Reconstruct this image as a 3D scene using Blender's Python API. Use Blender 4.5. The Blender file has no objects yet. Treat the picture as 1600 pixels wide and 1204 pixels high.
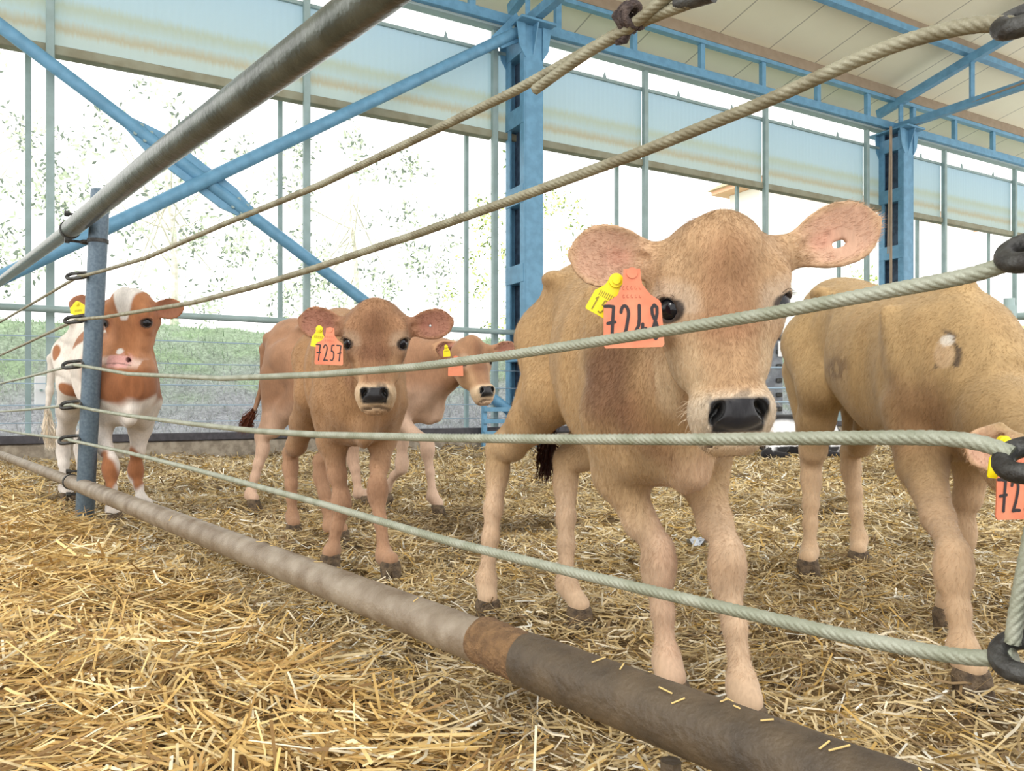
import bpy, math, random
import numpy as np
from mathutils import Vector

random.seed(7)
RNG = np.random.default_rng(11)
PI = math.pi
SC = bpy.context.scene
COL = SC.collection

# ------------------------------------------------------------------ camera, sky, exposure
F = 1200.0; CX = 800.0; CY = 628.0; H = 0.55       # focal length in px (1600 wide), horizon row, eye height
cam_d = bpy.data.cameras.new('camera'); cam = bpy.data.objects.new('camera', cam_d); COL.objects.link(cam)
cam.location = (0, 0, H); cam.rotation_euler = (PI/2, 0, 0)
cam_d.sensor_fit = 'HORIZONTAL'; cam_d.sensor_width = 36.0; cam_d.lens = 36.0*F/1600.0
cam_d.shift_y = (CY-602.0)/1600.0
cam_d.clip_start = 0.02; cam_d.clip_end = 300
cam_d.dof.use_dof = False
SC.camera = cam
SC.view_settings.view_transform = 'Standard'; SC.view_settings.look = 'None'
SC.view_settings.gamma = 1.0; SC.view_settings.use_curve_mapping = False
SC.view_settings.exposure = 0.8
world = bpy.data.worlds.new('overcast_sky'); SC.world = world; world.use_nodes = True
wn = world.node_tree.nodes; wn['Background'].inputs['Color'].default_value = (1.0, 0.99, 0.97, 1)
wn['Background'].inputs['Strength'].default_value = 1.35
sun_d = bpy.data.lights.new('sun', 'SUN'); sun_d.energy = .7; sun_d.angle = math.radians(14); sun_d.color = (1.0, .97, .92)
sun = bpy.data.objects.new('sun', sun_d); COL.objects.link(sun)
sun.rotation_euler = Vector((.45, .75, -.62)).to_track_quat('-Z', 'Y').to_euler()
sun.location = (-3, -4, 9)

# ------------------------------------------------------------------ helpers
def P(x, y, d):
    return np.array(((x-CX)/F*d, d, H+(CY-y)/F*d))
def lin(rgb):
    c = np.asarray(rgb, float)/255.0
    return np.where(c <= .04045, c/12.92, ((c+.055)/1.055)**2.4)
def nrm(v):
    v = np.asarray(v, float); return v/max(np.linalg.norm(v), 1e-9)
def sst(e0, e1, x):
    t = np.clip((x-e0)/(e1-e0), 0, 1); return t*t*(3-2*t)
def sn(p, s, seed=0.0):
    "cheap smooth noise -1..1 on points (n,3)"
    x, y, z = p[:, 0]*s+seed, p[:, 1]*s+seed*1.7, p[:, 2]*s+seed*.6
    return (np.sin(x*1.7+1.3*np.sin(y*1.1+z*.7)) + np.sin(y*2.1+1.1*np.sin(z*1.3+x*.9)) + np.sin(z*1.9+1.2*np.sin(x*1.5-y*.8)))/3

def new_mat(name):
    m = bpy.data.materials.new(name); m.use_nodes = True
    return m, m.node_tree.nodes, m.node_tree.links, m.node_tree.nodes['Principled BSDF']
def mat(name, rgb, rough=.6, metal=0.0, rgb2=None, nscale=20, lo=.4, hi=.6, bump=0.0, bscale=None, detail=6, stretch=None, spec=.5):
    m, n, l, b = new_mat(name)
    b.inputs['Roughness'].default_value = rough; b.inputs['Metallic'].default_value = metal
    b.inputs['Specular IOR Level'].default_value = spec
    c1 = (*lin(rgb), 1)
    b.inputs['Base Color'].default_value = c1
    tc = n.new('ShaderNodeTexCoord'); mp = n.new('ShaderNodeMapping'); l.new(tc.outputs['Object'], mp.inputs['Vector'])
    if stretch: mp.inputs['Scale'].default_value = stretch
    if rgb2 is not None:
        t = n.new('ShaderNodeTexNoise'); t.inputs['Scale'].default_value = nscale; t.inputs['Detail'].default_value = detail
        l.new(mp.outputs[0], t.inputs['Vector'])
        r = n.new('ShaderNodeMapRange'); r.inputs['From Min'].default_value = lo; r.inputs['From Max'].default_value = hi
        l.new(t.outputs['Fac'], r.inputs['Value'])
        x = n.new('ShaderNodeMix'); x.data_type = 'RGBA'; x.inputs[6].default_value = c1; x.inputs[7].default_value = (*lin(rgb2), 1)
        l.new(r.outputs[0], x.inputs[0]); l.new(x.outputs[2], b.inputs['Base Color'])
    if bump:
        t2 = n.new('ShaderNodeTexNoise'); t2.inputs['Scale'].default_value = bscale or nscale*3; t2.inputs['Detail'].default_value = 5
        l.new(mp.outputs[0], t2.inputs['Vector'])
        bp = n.new('ShaderNodeBump'); bp.inputs['Strength'].default_value = bump; bp.inputs['Distance'].default_value = .01
        l.new(t2.outputs['Fac'], bp.inputs['Height']); l.new(bp.outputs[0], b.inputs['Normal'])
    return m
def attr_mat(name, rough=.7, noise=None, bump=0.0, bscale=300, spec=.3, trans=0.0, attr='Col'):
    m, n, l, b = new_mat(name)
    a = n.new('ShaderNodeAttribute'); a.attribute_name = attr
    b.inputs['Roughness'].default_value = rough; b.inputs['Specular IOR Level'].default_value = spec
    src = a.outputs['Color']
    if noise:
        tc = n.new('ShaderNodeTexCoord')
        mp = n.new('ShaderNodeMapping'); mp.inputs['Scale'].default_value = noise[2]; l.new(tc.outputs['Object'], mp.inputs['Vector'])
        t = n.new('ShaderNodeTexNoise'); t.inputs['Scale'].default_value = noise[0]; t.inputs['Detail'].default_value = 6
        l.new(mp.outputs[0], t.inputs['Vector'])
        r = n.new('ShaderNodeMapRange'); r.inputs['From Min'].default_value = .3; r.inputs['From Max'].default_value = .7
        r.inputs['To Min'].default_value = 1-noise[1]; r.inputs['To Max'].default_value = 1+noise[1]
        l.new(t.outputs['Fac'], r.inputs['Value'])
        x = n.new('ShaderNodeVectorMath'); x.operation = 'SCALE'; l.new(src, x.inputs[0]); l.new(r.outputs[0], x.inputs['Scale'])
        src = x.outputs[0]
        if bump:
            bp = n.new('ShaderNodeBump'); bp.inputs['Strength'].default_value = bump; bp.inputs['Distance'].default_value = .004
            t2 = n.new('ShaderNodeTexNoise'); t2.inputs['Scale'].default_value = bscale; l.new(mp.outputs[0], t2.inputs['Vector'])
            l.new(t2.outputs['Fac'], bp.inputs['Height']); l.new(bp.outputs[0], b.inputs['Normal'])
    l.new(src, b.inputs['Base Color'])
    if trans:
        tr = n.new('ShaderNodeBsdfTranslucent'); l.new(src, tr.inputs['Color'])
        mx = n.new('ShaderNodeMixShader'); mx.inputs[0].default_value = trans
        l.new(b.outputs[0], mx.inputs[1]); l.new(tr.outputs[0], mx.inputs[2]); l.new(mx.outputs[0], n['Material Output'].inputs['Surface'])
    return m

def tag(o, label=None, cat=None, group=None, kind=None):
    if label: o['label'] = label
    if cat: o['category'] = cat
    if group: o['group'] = group
    if kind: o['kind'] = kind
    return o
def empty(name, loc, label=None, cat=None, group=None):
    o = bpy.data.objects.new(name, None); COL.objects.link(o); o.location = tuple(float(v) for v in loc)
    o.empty_display_size = .1
    return tag(o, label, cat, group)

def mesh_np(name, V, Q, smooth=True, cols=None, T=None, fattr=None):
    "mesh from vertex array and quads and/or triangles (numpy, fast)"
    me = bpy.data.meshes.new(name)
    Q = np.zeros((0, 4), int) if Q is None else np.asarray(Q, int).reshape(-1, 4)
    T = np.zeros((0, 3), int) if T is None else np.asarray(T, int).reshape(-1, 3)
    me.vertices.add(len(V)); me.vertices.foreach_set('co', np.asarray(V, np.float32).ravel())
    li = np.concatenate([Q.ravel(), T.ravel()]).astype(np.int32)
    me.loops.add(len(li)); me.loops.foreach_set('vertex_index', li)
    ls = np.concatenate([np.arange(len(Q))*4, len(Q)*4+np.arange(len(T))*3]).astype(np.int32)
    me.polygons.add(len(ls)); me.polygons.foreach_set('loop_start', ls)
    me.update(calc_edges=True)
    if smooth: me.polygons.foreach_set('use_smooth', np.ones(len(ls), bool))
    if cols is not None:
        a = me.color_attributes.new('Col', 'FLOAT_COLOR', 'POINT')
        c = np.ones((len(V), 4), np.float32); c[:, :3] = cols; a.data.foreach_set('color', c.ravel())
    if fattr is not None:
        for k, v in fattr.items():
            a = me.attributes.new(k, 'FLOAT', 'POINT'); a.data.foreach_set('value', np.asarray(v, np.float32))
    return me

class MB:
    "collects simple solids in world space, then becomes ONE mesh object"
    def __init__(s): s.V = []; s.Fc = []; s.n = 0
    def add(s, V, F_):
        V = np.asarray(V, float); s.V.append(V); s.Fc += [[i+s.n for i in f] for f in F_]; s.n += len(V); return s
    def box(s, c, size, R=None, bev=0.0):
        c = np.asarray(c, float); hx, hy, hz = np.asarray(size, float)/2
        R = np.eye(3) if R is None else R            # rows are the local axes in world space
        b = min(bev, hx*.45, hy*.45, hz*.45)
        if b <= 0:
            L = np.array([(x, y, z) for x in (-hx, hx) for y in (-hy, hy) for z in (-hz, hz)])
            return s.add(c+L@R, [(0, 1, 3, 2), (4, 6, 7, 5), (0, 4, 5, 1), (2, 3, 7, 6), (0, 2, 6, 4), (1, 5, 7, 3)])
        L = []
        for z, i in ((-hz, b), (-hz+b, 0), (hz-b, 0), (hz, b)):
            X, Y = hx-i, hy-i; q = b if i == 0 else b*.5
            L += [(X, -Y+q, z), (X, Y-q, z), (X-q, Y, z), (-X+q, Y, z), (-X, Y-q, z), (-X, -Y+q, z), (-X+q, -Y, z), (X-q, -Y, z)]
        Fs = [tuple(range(7, -1, -1)), tuple(range(24, 32))]
        for k in range(3):
            for i in range(8):
                j = (i+1) % 8; Fs.append((k*8+i, k*8+j, k*8+8+j, k*8+8+i))
        return s.add(c+np.array(L)@R, Fs)
    def beam(s, a, b, w, h, up=(0, 0, 1), bev=0.0):
        a = np.asarray(a, float); b = np.asarray(b, float); x = nrm(b-a); y = nrm(np.cross(up, x)); z = np.cross(x, y)
        return s.box((a+b)/2, (np.linalg.norm(b-a), w, h), np.array([x, y, z]), bev)
    def tube(s, pts, r, n=16, caps=True, lobes=0, amp=0.0, pitch=.07, rnd=0.0):
        pts = np.asarray(pts, float); m = len(pts); r = np.full(m, r) if np.isscalar(r) else np.asarray(r, float)
        tg = np.gradient(pts, axis=0); tg /= np.linalg.norm(tg, axis=1)[:, None]
        u = np.cross(tg[0], (0, 0, 1)); u = nrm(u) if np.linalg.norm(u) > .1 else nrm(np.cross(tg[0], (1, 0, 0)))
        U = []
        for k in range(m):
            u = nrm(u-tg[k]*np.dot(u, tg[k])); U.append(u)
        U = np.array(U); W = np.cross(tg, U)
        L = np.concatenate([[0], np.cumsum(np.linalg.norm(np.diff(pts, axis=0), axis=1))])
        th = np.arange(n)*2*PI/n
        tw = (2*PI*L/pitch) if lobes else L*0
        ang = th[None]+tw[:, None]
        rr = r[:, None]*np.ones((m, n))
        if lobes: rr = rr*(1-amp+amp*np.abs(np.cos((ang-tw[:, None])*lobes/2+.3))**.6*1.4)
        if rnd: rr = rr*(1+rnd*RNG.standard_normal((m, n)))
        V = pts[:, None]+rr[..., None]*(np.cos(ang)[..., None]*U[:, None]+np.sin(ang)[..., None]*W[:, None])
        Fs = []
        for k in range(m-1):
            for i in range(n):
                j = (i+1) % n; Fs.append((k*n+i, k*n+j, (k+1)*n+j, (k+1)*n+i))
        if caps: Fs += [tuple(range(n-1, -1, -1)), tuple((m-1)*n+i for i in range(n))]
        return s.add(V.reshape(-1, 3), Fs)
    def cyl(s, a, b, r, n=20, r2=None):
        return s.tube([a, b], [r, r if r2 is None else r2], n)
    def ring(s, c, ax, R_, r, n=28, m=10, long=0.0, ldir=None):
        "torus round axis ax, optionally stretched into a chain link along ldir"
        ax = nrm(ax); e = nrm(ldir) if ldir is not None else nrm(np.cross(ax, (0.1, .3, 1))); f = np.cross(ax, e)
        pts = []
        for k in range(n):
            t = 2*PI*k/n; pts.append(np.asarray(c)+R_*(math.cos(t)*e+math.sin(t)*f)+e*long*(1 if math.cos(t) > 0 else -1))
        pts = np.array(pts); V = []
        for k in range(n):
            tg = nrm(pts[(k+1) % n]-pts[k-1]); o = nrm(np.cross(tg, ax))
            for q in range(m):
                a = 2*PI*q/m; V.append(pts[k]+r*(math.cos(a)*o+math.sin(a)*ax))
        Fs = [(k*m+q, k*m+(q+1) % m, ((k+1) % n)*m+(q+1) % m, ((k+1) % n)*m+q) for k in range(n) for q in range(m)]
        return s.add(V, Fs)
    def prism(s, pts, thick, nvec):
        "flat outline (n,3) given thickness along nvec"
        pts = np.asarray(pts, float); nvec = nrm(nvec)*thick/2; n = len(pts)
        V = np.concatenate([pts+nvec, pts-nvec])
        return s.add(V, [tuple(range(n)), tuple(range(2*n-1, n-1, -1))]+[(i, i+n, (i+1) % n+n, (i+1) % n) for i in range(n)])
    def build(s, name, m, parent=None, smooth=False, label=None, cat=None, group=None, kind=None, autos=35):
        if not s.V: return None
        V = np.concatenate(s.V)
        if parent is not None:
            base = np.array(parent.location)
            q = parent.parent
            while q is not None: base = base+np.array(q.location); q = q.parent
        else: base = np.array([(V[:, 0].min()+V[:, 0].max())/2, (V[:, 1].min()+V[:, 1].max())/2, V[:, 2].min()])
        me = bpy.data.meshes.new(name); me.from_pydata([tuple(v) for v in V-base], [], s.Fc); me.update()
        me.materials.append(m)
        if smooth:
            me.polygons.foreach_set('use_smooth', [True]*len(me.polygons))
            try: me.set_sharp_from_angle(angle=math.radians(autos))
            except Exception: pass
        o = bpy.data.objects.new(name, me); COL.objects.link(o)
        if parent is not None: o.parent = parent
        else: o.location = tuple(base)
        return tag(o, label, cat, group, kind)
def link_np(name, me, m, base, parent=None, label=None, cat=None, group=None, kind=None):
    me.materials.append(m); o = bpy.data.objects.new(name, me); COL.objects.link(o)
    if parent is not None: o.parent = parent
    else: o.location = tuple(float(v) for v in base)
    return tag(o, label, cat, group, kind)

# ------------------------------------------------------------------ materials
M = {}
M['blue'] = mat('blue_paint', (102, 152, 184), .5, rgb2=(92, 140, 170), nscale=9, bump=.15, bscale=60)
M['blue_shade'] = mat('shade_dark_web', (52, 66, 84), .6, rgb2=(70, 90, 112), nscale=12)  # column blue darkened in the colour to paint the shade inside the columns
M['galv'] = mat('galvanised_steel', (98, 114, 126), .42, .4, rgb2=(76, 92, 106), nscale=90, lo=.35, hi=.7, bump=.1, bscale=200)
M['rail'] = mat('worn_green_grey_pipe', (92, 97, 90), .3, .4, rgb2=(72, 77, 70), nscale=9, bump=.25, bscale=60)
M['pipe_dirty'] = mat('muddy_pipe', (148, 136, 120), .5, .15, rgb2=(108, 92, 74), nscale=16, lo=.35, hi=.68, bump=.25, bscale=160)
M['pipe_dark'] = mat('rusted_dark_pipe', (94, 80, 62), .6, .1, rgb2=(62, 53, 43), nscale=18, lo=.3, hi=.7, bump=.4, bscale=110)
M['rust_mud'] = mat('caked_rusty_mud', (128, 98, 66), .95, rgb2=(106, 80, 54), nscale=60, bump=.8, bscale=200)
M['cable'] = mat('weathered_wire_rope', (156, 159, 144), .45, .15, rgb2=(136, 140, 122), nscale=24, bump=.2, bscale=400)
M['cable_old'] = mat('stained_wire_rope', (146, 143, 122), .5, .12, rgb2=(120, 114, 92), nscale=24, bump=.2, bscale=400)
M['iron'] = mat('dark_iron', (72, 72, 70), .5, .4, rgb2=(48, 46, 44), nscale=60, bump=.3, bscale=150)
M['iron_rust'] = mat('rusted_iron', (92, 78, 72), .75, .2, rgb2=(56, 44, 42), nscale=120, bump=.8, bscale=260)
M['grey_post'] = mat('grey_green_post', (146, 166, 166), .55, rgb2=(136, 156, 154), nscale=6)
M['frame_grey'] = mat('mossy_frame', (142, 142, 122), .7, rgb2=(128, 124, 102), nscale=5)
M['brown_purlin'] = mat('brown_purlin', (150, 134, 114), .7, rgb2=(142, 126, 106), nscale=8)
M['rail_dark'] = mat('dark_rail', (66, 64, 70), .5, rgb2=(50, 48, 54), nscale=20)
M['concrete'] = mat('concrete', (158, 148, 132), .9, rgb2=(128, 118, 104), nscale=14, bump=.3, bscale=80)
M['ledge'] = mat('pale_ledge', (176, 182, 192), .7, rgb2=(150, 156, 168), nscale=18)
M['wire'] = mat('thin_pale_wire', (150, 172, 190), .5)
M['hoof'] = mat('dirty_hoof', (112, 94, 72), .85, rgb2=(66, 54, 42), nscale=60, lo=.35, hi=.65, bump=.7, bscale=220)
M['yellow'] = mat('yellow_plastic', (226, 208, 20), .4, spec=.4)
M['yellow_ink'] = mat('moulded_dark_ink', (132, 116, 14), .5)
M['orange'] = mat('orange_plastic', (216, 134, 100), .45, rgb2=(208, 118, 86), nscale=24, spec=.4)
M['straw_bit'] = mat('straw_bit', (214, 184, 120), .7)
M['ink'] = mat('black_marker', (30, 18, 22), .5)
M['faint_ink'] = mat('faded_marker', (168, 84, 60), .6)
M['white_plastic'] = mat('white_plastic', (232, 234, 236), .5)
M['grey_panel'] = mat('grey_barrier', (132, 138, 144), .6, rgb2=(104, 108, 116), nscale=10)
M['beige_wall'] = mat('beige_render', (226, 178, 146), .9)
M['tile'] = mat('pale_tiles', (206, 186, 160), .9)
m, n, l, b = new_mat('eye'); b.inputs['Base Color'].default_value = (.006, .006, .009, 1); b.inputs['Roughness'].default_value = .06
b.inputs['Specular IOR Level'].default_value = .35; M['eye'] = m

# translucent corrugated wall panels
m, n, l, b = new_mat('translucent_sheet')
tc = n.new('ShaderNodeTexCoord'); sep = n.new('ShaderNodeSeparateXYZ'); l.new(tc.outputs['Object'], sep.inputs[0])
rp = n.new('ShaderNodeValToRGB'); cr = rp.color_ramp
mpz = n.new('ShaderNodeMapRange'); mpz.inputs['From Min'].default_value = 0; mpz.inputs['From Max'].default_value = 1.03
tn = n.new('ShaderNodeTexNoise'); tn.inputs['Scale'].default_value = 3; tn.inputs['Detail'].default_value = 6
mp2 = n.new('ShaderNodeMapping'); mp2.inputs['Scale'].default_value = (1, 1, .12); l.new(tc.outputs['Object'], mp2.inputs[0]); 
tn2 = n.new('ShaderNodeTexNoise'); tn2.inputs['Scale'].default_value = 45; l.new(mp2.outputs[0], tn2.inputs['Vector'])
ad = n.new('ShaderNodeMath'); ad.operation = 'MULTIPLY_ADD'; ad.inputs[1].default_value = .10; l.new(tn2.outputs['Fac'], ad.inputs[0]); l.new(sep.outputs['Z'], ad.inputs[2])
l.new(ad.outputs[0], mpz.inputs['Value']); l.new(mpz.outputs[0], rp.inputs[0])
cr.elements[0].position = 0.0; cr.elements[0].color = (*lin((200, 214, 216)), 1)
cr.elements[1].position = 1.0; cr.elements[1].color = (*lin((204, 222, 232)), 1)
for p_, c_ in ((.10, (208, 220, 220)), (.24, (210, 220, 218)), (.30, (206, 202, 184)), (.40, (206, 220, 222)), (.52, (204, 212, 202)), (.60, (206, 222, 228))):
    e = cr.elements.new(p_); e.color = (*lin(c_), 1)
b.inputs['Roughness'].default_value = .5; l.new(rp.outputs[0], b.inputs['Base Color'])
tr = n.new('ShaderNodeBsdfTranslucent'); l.new(rp.outputs[0], tr.inputs['Color'])
mx = n.new('ShaderNodeMixShader'); mx.inputs[0].default_value = .62
l.new(b.outputs[0], mx.inputs[1]); l.new(tr.outputs[0], mx.inputs[2]); l.new(mx.outputs[0], n['Material Output'].inputs['Surface'])
M['sheet'] = m

# cream roof sheets with joint lines running up the slope
m, n, l, b = new_mat('cream_roof_sheet')
tc = n.new('ShaderNodeTexCoord'); sep = n.new('ShaderNodeSeparateXYZ')
mp = n.new('ShaderNodeMapping'); mp.vector_type = 'POINT'; l.new(tc.outputs['Object'], mp.inputs[0]); l.new(mp.outputs[0], sep.inputs[0])
fr = n.new('ShaderNodeMath'); fr.operation = 'FRACT'; l.new(sep.outputs['X'], fr.inputs[0])
lt = n.new('ShaderNodeMath'); lt.operation = 'LESS_THAN'; lt.inputs[1].default_value = .022; l.new(fr.outputs[0], lt.inputs[0])
tn = n.new('ShaderNodeTexNoise'); tn.inputs['Scale'].default_value = 1.3; tn.inputs['Detail'].default_value = 5; l.new(tc.outputs['Object'], tn.inputs['Vector'])
x1 = n.new('ShaderNodeMix'); x1.data_type = 'RGBA'; x1.inputs[6].default_value = (*lin((236, 232, 208)), 1); x1.inputs[7].default_value = (*lin((222, 216, 190)), 1)
l.new(tn.outputs['Fac'], x1.inputs[0])
x2 = n.new('ShaderNodeMix'); x2.data_type = 'RGBA'; x2.inputs[7].default_value = (*lin((170, 166, 146)), 1)
l.new(lt.outputs[0], x2.inputs[0]); l.new(x1.outputs[2], x2.inputs[6]); l.new(x2.outputs[2], b.inputs['Base Color'])
b.inputs['Roughness'].default_value = .55
M['roof'] = m

# ------------------------------------------------------------------ barn side: wall frame (t along, o outward, z up)
WX = nrm((1.795, 1.0, 0)); WO = np.array((-WX[1], WX[0], 0)); W0 = np.array((-3.17, 7.6, 0.0))
WR = np.array([WX, WO, (0, 0, 1)])
def W(t, o, z): return W0+t*WX+o*WO+np.array((0, 0, z))
def wbox(mb, t0, t1, o0, o1, z0, z1, bev=0.0):
    return mb.box(W((t0+t1)/2, (o0+o1)/2, (z0+z1)/2), (t1-t0, o1-o0, z1-z0), WR, bev)

EAVE = 5.66; SL = .215
def roof_z(q): return EAVE+.16+SL*q          # q = distance inwards from the column line

def ground(x, y):
    x = np.asarray(x, float); y = np.asarray(y, float)
    z = .010*np.sin(x*5.1+1.3*np.sin(y*3.3))+.008*np.sin(y*7.3+x*2.1)+.005*np.sin(x*17+y*5)+.004*np.sin(y*21-x*9)
    # outside the pen the straw lies thicker
    s = (x*.77+y*.64)-.71                   # signed distance from the fence line (+ = inside the pen)
    return z*.9+.025*sst(0.1, -.5, s)

# floor
nx, ny = 260, 230
gx = np.linspace(-9, 15, nx); gy = np.linspace(-1.2, 14, ny)
GX, GY = np.meshgrid(gx, gy, indexing='ij'); GZ = ground(GX, GY)-.012
V = np.stack([GX, GY, GZ], -1).reshape(-1, 3)
# stop the floor at the kerb
oo = (V-W0)@WO
I = np.arange(nx*ny).reshape(nx, ny)
Q = np.stack([I[:-1, :-1], I[1:, :-1], I[1:, 1:], I[:-1, 1:]], -1).reshape(-1, 4)
Q = Q[(oo[Q].max(1) < .10)]
floor_m = mat('trodden_bedding', (140, 116, 74), .95, rgb2=(84, 66, 44), nscale=7, lo=.4, hi=.62, bump=.8, bscale=50)
link_np('floor', mesh_np('floor', V, Q), floor_m, (0, 0, 0), kind='structure')

# kerb, ledge and dark rail along the foot of the open side
kb = MB(); wbox(kb, -9, 24, -.04, .14, -.05, .17, .01); kb.build('wall_left', M['concrete'], kind='structure')
mb = MB(); wbox(mb, -9, 24, .14, .60, -.05, .20, .01); mb.build('trim_1', M['ledge'], kind='structure')
mb = MB(); wbox(mb, -9, 24, -.06, .02, .171, .25, .008)
mb.build('bottom_rail', M['rail_dark'], label='dark steel rail on top of the low concrete kerb along the open side', cat='rail')
mb = MB(); mb.cyl(W(-9, .0, 1.40), W(24, .0, 1.40), .032, 16)
mb.build('top_rail', M['grey_post'], smooth=True, label='grey-green pipe rail along the open side at chest height', cat='rail')
for i, z in enumerate((.36, .52, .72, .93, 1.15)):
    mb = MB(); mb.cyl(W(-9, .03, z), W(24, .03, z), .006, 6)
    pos = ('lowest', 'second lowest', 'middle', 'second highest', 'highest')[i]
    mb.build('fence_wire', M['wire'], smooth=True, label='thin pale wire strung along the open side, %s of the five' % pos, cat='wire', group='wires along the open side')

# posts carrying the sheets
posts = (-3.62, -1.204, 1.167, 3.46, 5.795, 8.11, 10.48, 12.64, 14.93, 17.2)
wh = ['left of the frame edge', 'left edge, behind the red and white calf', 'between the left braces', 'just left of the nearer blue column', 'first to the right of the nearer blue column',
      'second to the right of the nearer blue column', 'just left of the farther blue column', 'first to the right of the farther blue column', 'near the right edge of the picture', 'past the right edge']
for i, t in enumerate(posts):
    if t < -3 or t > 16: continue
    mb = MB(); wbox(mb, t-.035, t+.035, .10, .17, .15, 5.2, .006)
    mb.build('wall_post', M['grey_post'], label='slender grey post of the open side, '+wh[i], cat='post', group='slender posts of the open side')
    mb = MB(); wbox(mb, t-.22, t-.17, .5, .55, .19, 3.9, .004)
    mb.build('outer_pole', M['grey_post'], label='outer pole beside the post '+wh[i], cat='pole', group='thin outer poles')
# translucent sheets with frames
for i in range(len(posts)-1):
    t0, t1 = posts[i]+.01, posts[i+1]-.01
    nn = 190
    tt = np.linspace(t0, t1, nn); zz = np.array([3.86, 4.0, 4.2, 4.5, 4.86])
    off = .20+.0015*np.sin(tt*2*PI/.076)
    V = np.array([W(t, o, z) for t, o in zip(tt, off) for z in zz]); V2 = V+WO*.003
    I = np.arange(nn*5).reshape(nn, 5); Q = np.stack([I[:-1, :-1], I[1:, :-1], I[1:, 1:], I[:-1, 1:]], -1).reshape(-1, 4)
    base = W((t0+t1)/2, .2, 3.80)
    lab = ['off the left edge', 'above the left braces', 'above the crossing braces', 'left of the nearer blue column', 'right of the nearer blue column', 'second right of the nearer column',
           'left of the farther blue column', 'right of the farther blue column', 'at the right edge'][i]
    if i == 0: lab = 'at the top left corner'
    root = empty('wall_panel', base, 'translucent white corrugated sheet panel streaked with dirt, '+lab, 'panel', 'translucent sheets of the open side')
    me = mesh_np('sheet', np.concatenate([V, V2])-base, np.concatenate([Q, Q[:, ::-1]+nn*5]))
    link_np('sheet', me, M['sheet'], base, root)
    mb = MB(); wbox(mb, t0, t1, .14, .26, 3.79, 3.88, .006); mb.build('bottom_frame', M['frame_grey'], root)
    mb = MB(); wbox(mb, t0, t1, .17, .23, 4.84, 4.88, .004)
    for q in range(2):
        tc_ = t0+(t1-t0)*(.28+.45*q); mb.prism([W(tc_-.03, .2, 4.88), W(tc_+.03, .2, 4.88), W(tc_, .2, 4.97)], .02, WO)
    mb.build('top_frame', M['grey_post'], root)

# columns (two channels joined by battens)
def column(t, label):
    root = empty('steel_column', W(t, 0, 0), label, 'column', 'blue steel columns')
    hw = .12
    for o0, nm in ((-.26, 'inner_channel'), (.17, 'outer_channel')):
        mb = MB(); wbox(mb, t-hw, t+hw, o0, o0+.025, .1, 5.06, .004)
        for s in (-1, 1): wbox(mb, t+s*hw-.012, t+s*hw+.012, o0, o0+.10 if o0 < 0 else o0+.025, .1, 5.06)
        if o0 > 0:
            for s in (-1, 1): wbox(mb, t+s*hw-.012, t+s*hw+.012, o0-.08, o0, .1, 5.06)
        mb.build(nm, M['blue'], root)
    mb = MB(); wbox(mb, t-.012, t+.012, -.235, .17, .1, 5.06); mb.build('web', M['blue_shade'], root)  # plate put between the channels, its dark colour stands for the shade there
    for z in (.3, 1.15, 2.1, 3.05, 4.0, 4.85):
        mb = MB(); wbox(mb, t-hw-.02, t+hw+.02, -.25, .19, z-.11, z+.11, .004); mb.build('batten', M['blue'], root)
    mb = MB(); wbox(mb, t-.22, t+.22, -.36, .30, .02, .1, .004); mb.build('base_plate', M['blue'], root)
    mb = MB(); wbox(mb, t-.24, t+.24, -.40, .34, 5.06, 5.09, .004)
    for s in (-1, 1):
        for o in (-.27, .19):
            mb.prism([W(t+s*.12, o, 5.06), W(t+s*.24, o, 5.06), W(t+s*.20, o, 4.78), W(t+s*.12, o, 4.66)], .015, WO)
    for o, e in ((-.26, -.38), (.195, .32)):
        mb.prism([W(t, o, 5.06), W(t, e, 5.06), W(t, o, 4.7)], .015, WX)
    mb.build('cap_plate', M['blue'], root)
    return root
TC = (-3.45, 3.78, 11.01, 18.25)
column(TC[1], 'nearer blue steel column with batten plates, left of the big calf\'s head')
column(TC[2], 'farther blue steel column with batten plates, behind the big calf\'s ear')

# crossing braces of the left bay
c0 = W(-3.45, -.06, 5.12); c1 = W(3.60, -.06, .42); c2 = W(3.62, -.12, 5.0); c3 = W(-3.45, -.12, .42)
root = empty('diagonal_brace', W(0, 0, 0.3), 'blue pipe brace falling from the top left towards the column foot', 'brace')
mb = MB(); mb.tube(np.linspace(c0, c1, 12), .062, 14); mb.build('pipe', M['blue'], root, smooth=True)
mid = c0+(c1-c0)*.49; dr = nrm(c1-c0); ud = np.cross(WO, dr)
mb = MB(); mb.prism([mid-dr*.68-ud*.06, mid-dr*.40-ud*.13, mid+dr*.40-ud*.13, mid+dr*.68-ud*.06, mid+dr*.68+ud*.06, mid+dr*.40+ud*.13, mid-dr*.40+ud*.13, mid-dr*.68+ud*.06], .03, WO)
mb.build('gusset_plate', M['blue'], root)
for a in (-.58, -.48, .48, .58):
    for b_ in (-.05, .05):
        mb = MB(); mb.cyl(mid+dr*a+ud*b_-WO*.04, mid+dr*a+ud*b_+WO*.02, .018, 8); mb.build('bolt', M['grey_post'], root)
root = empty('diagonal_brace', W(.2, -.1, 0.3), 'blue pipe brace rising to the top of the nearer blue column', 'brace')
mb = MB(); mb.tube(np.linspace(c3, c2, 12), .066, 14); mb.build('pipe', M['blue'], root, smooth=True)
mb = MB(); d2 = nrm(c2-c3); u2 = np.cross(WO, d2)
mb.prism([c2-d2*.35-u2*.08, c2+d2*.12-u2*.2, c2+d2*.16+u2*.12, c2-d2*.3+u2*.09], .03, WO)
mb.build('gusset_plate', M['blue'], root)
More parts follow.
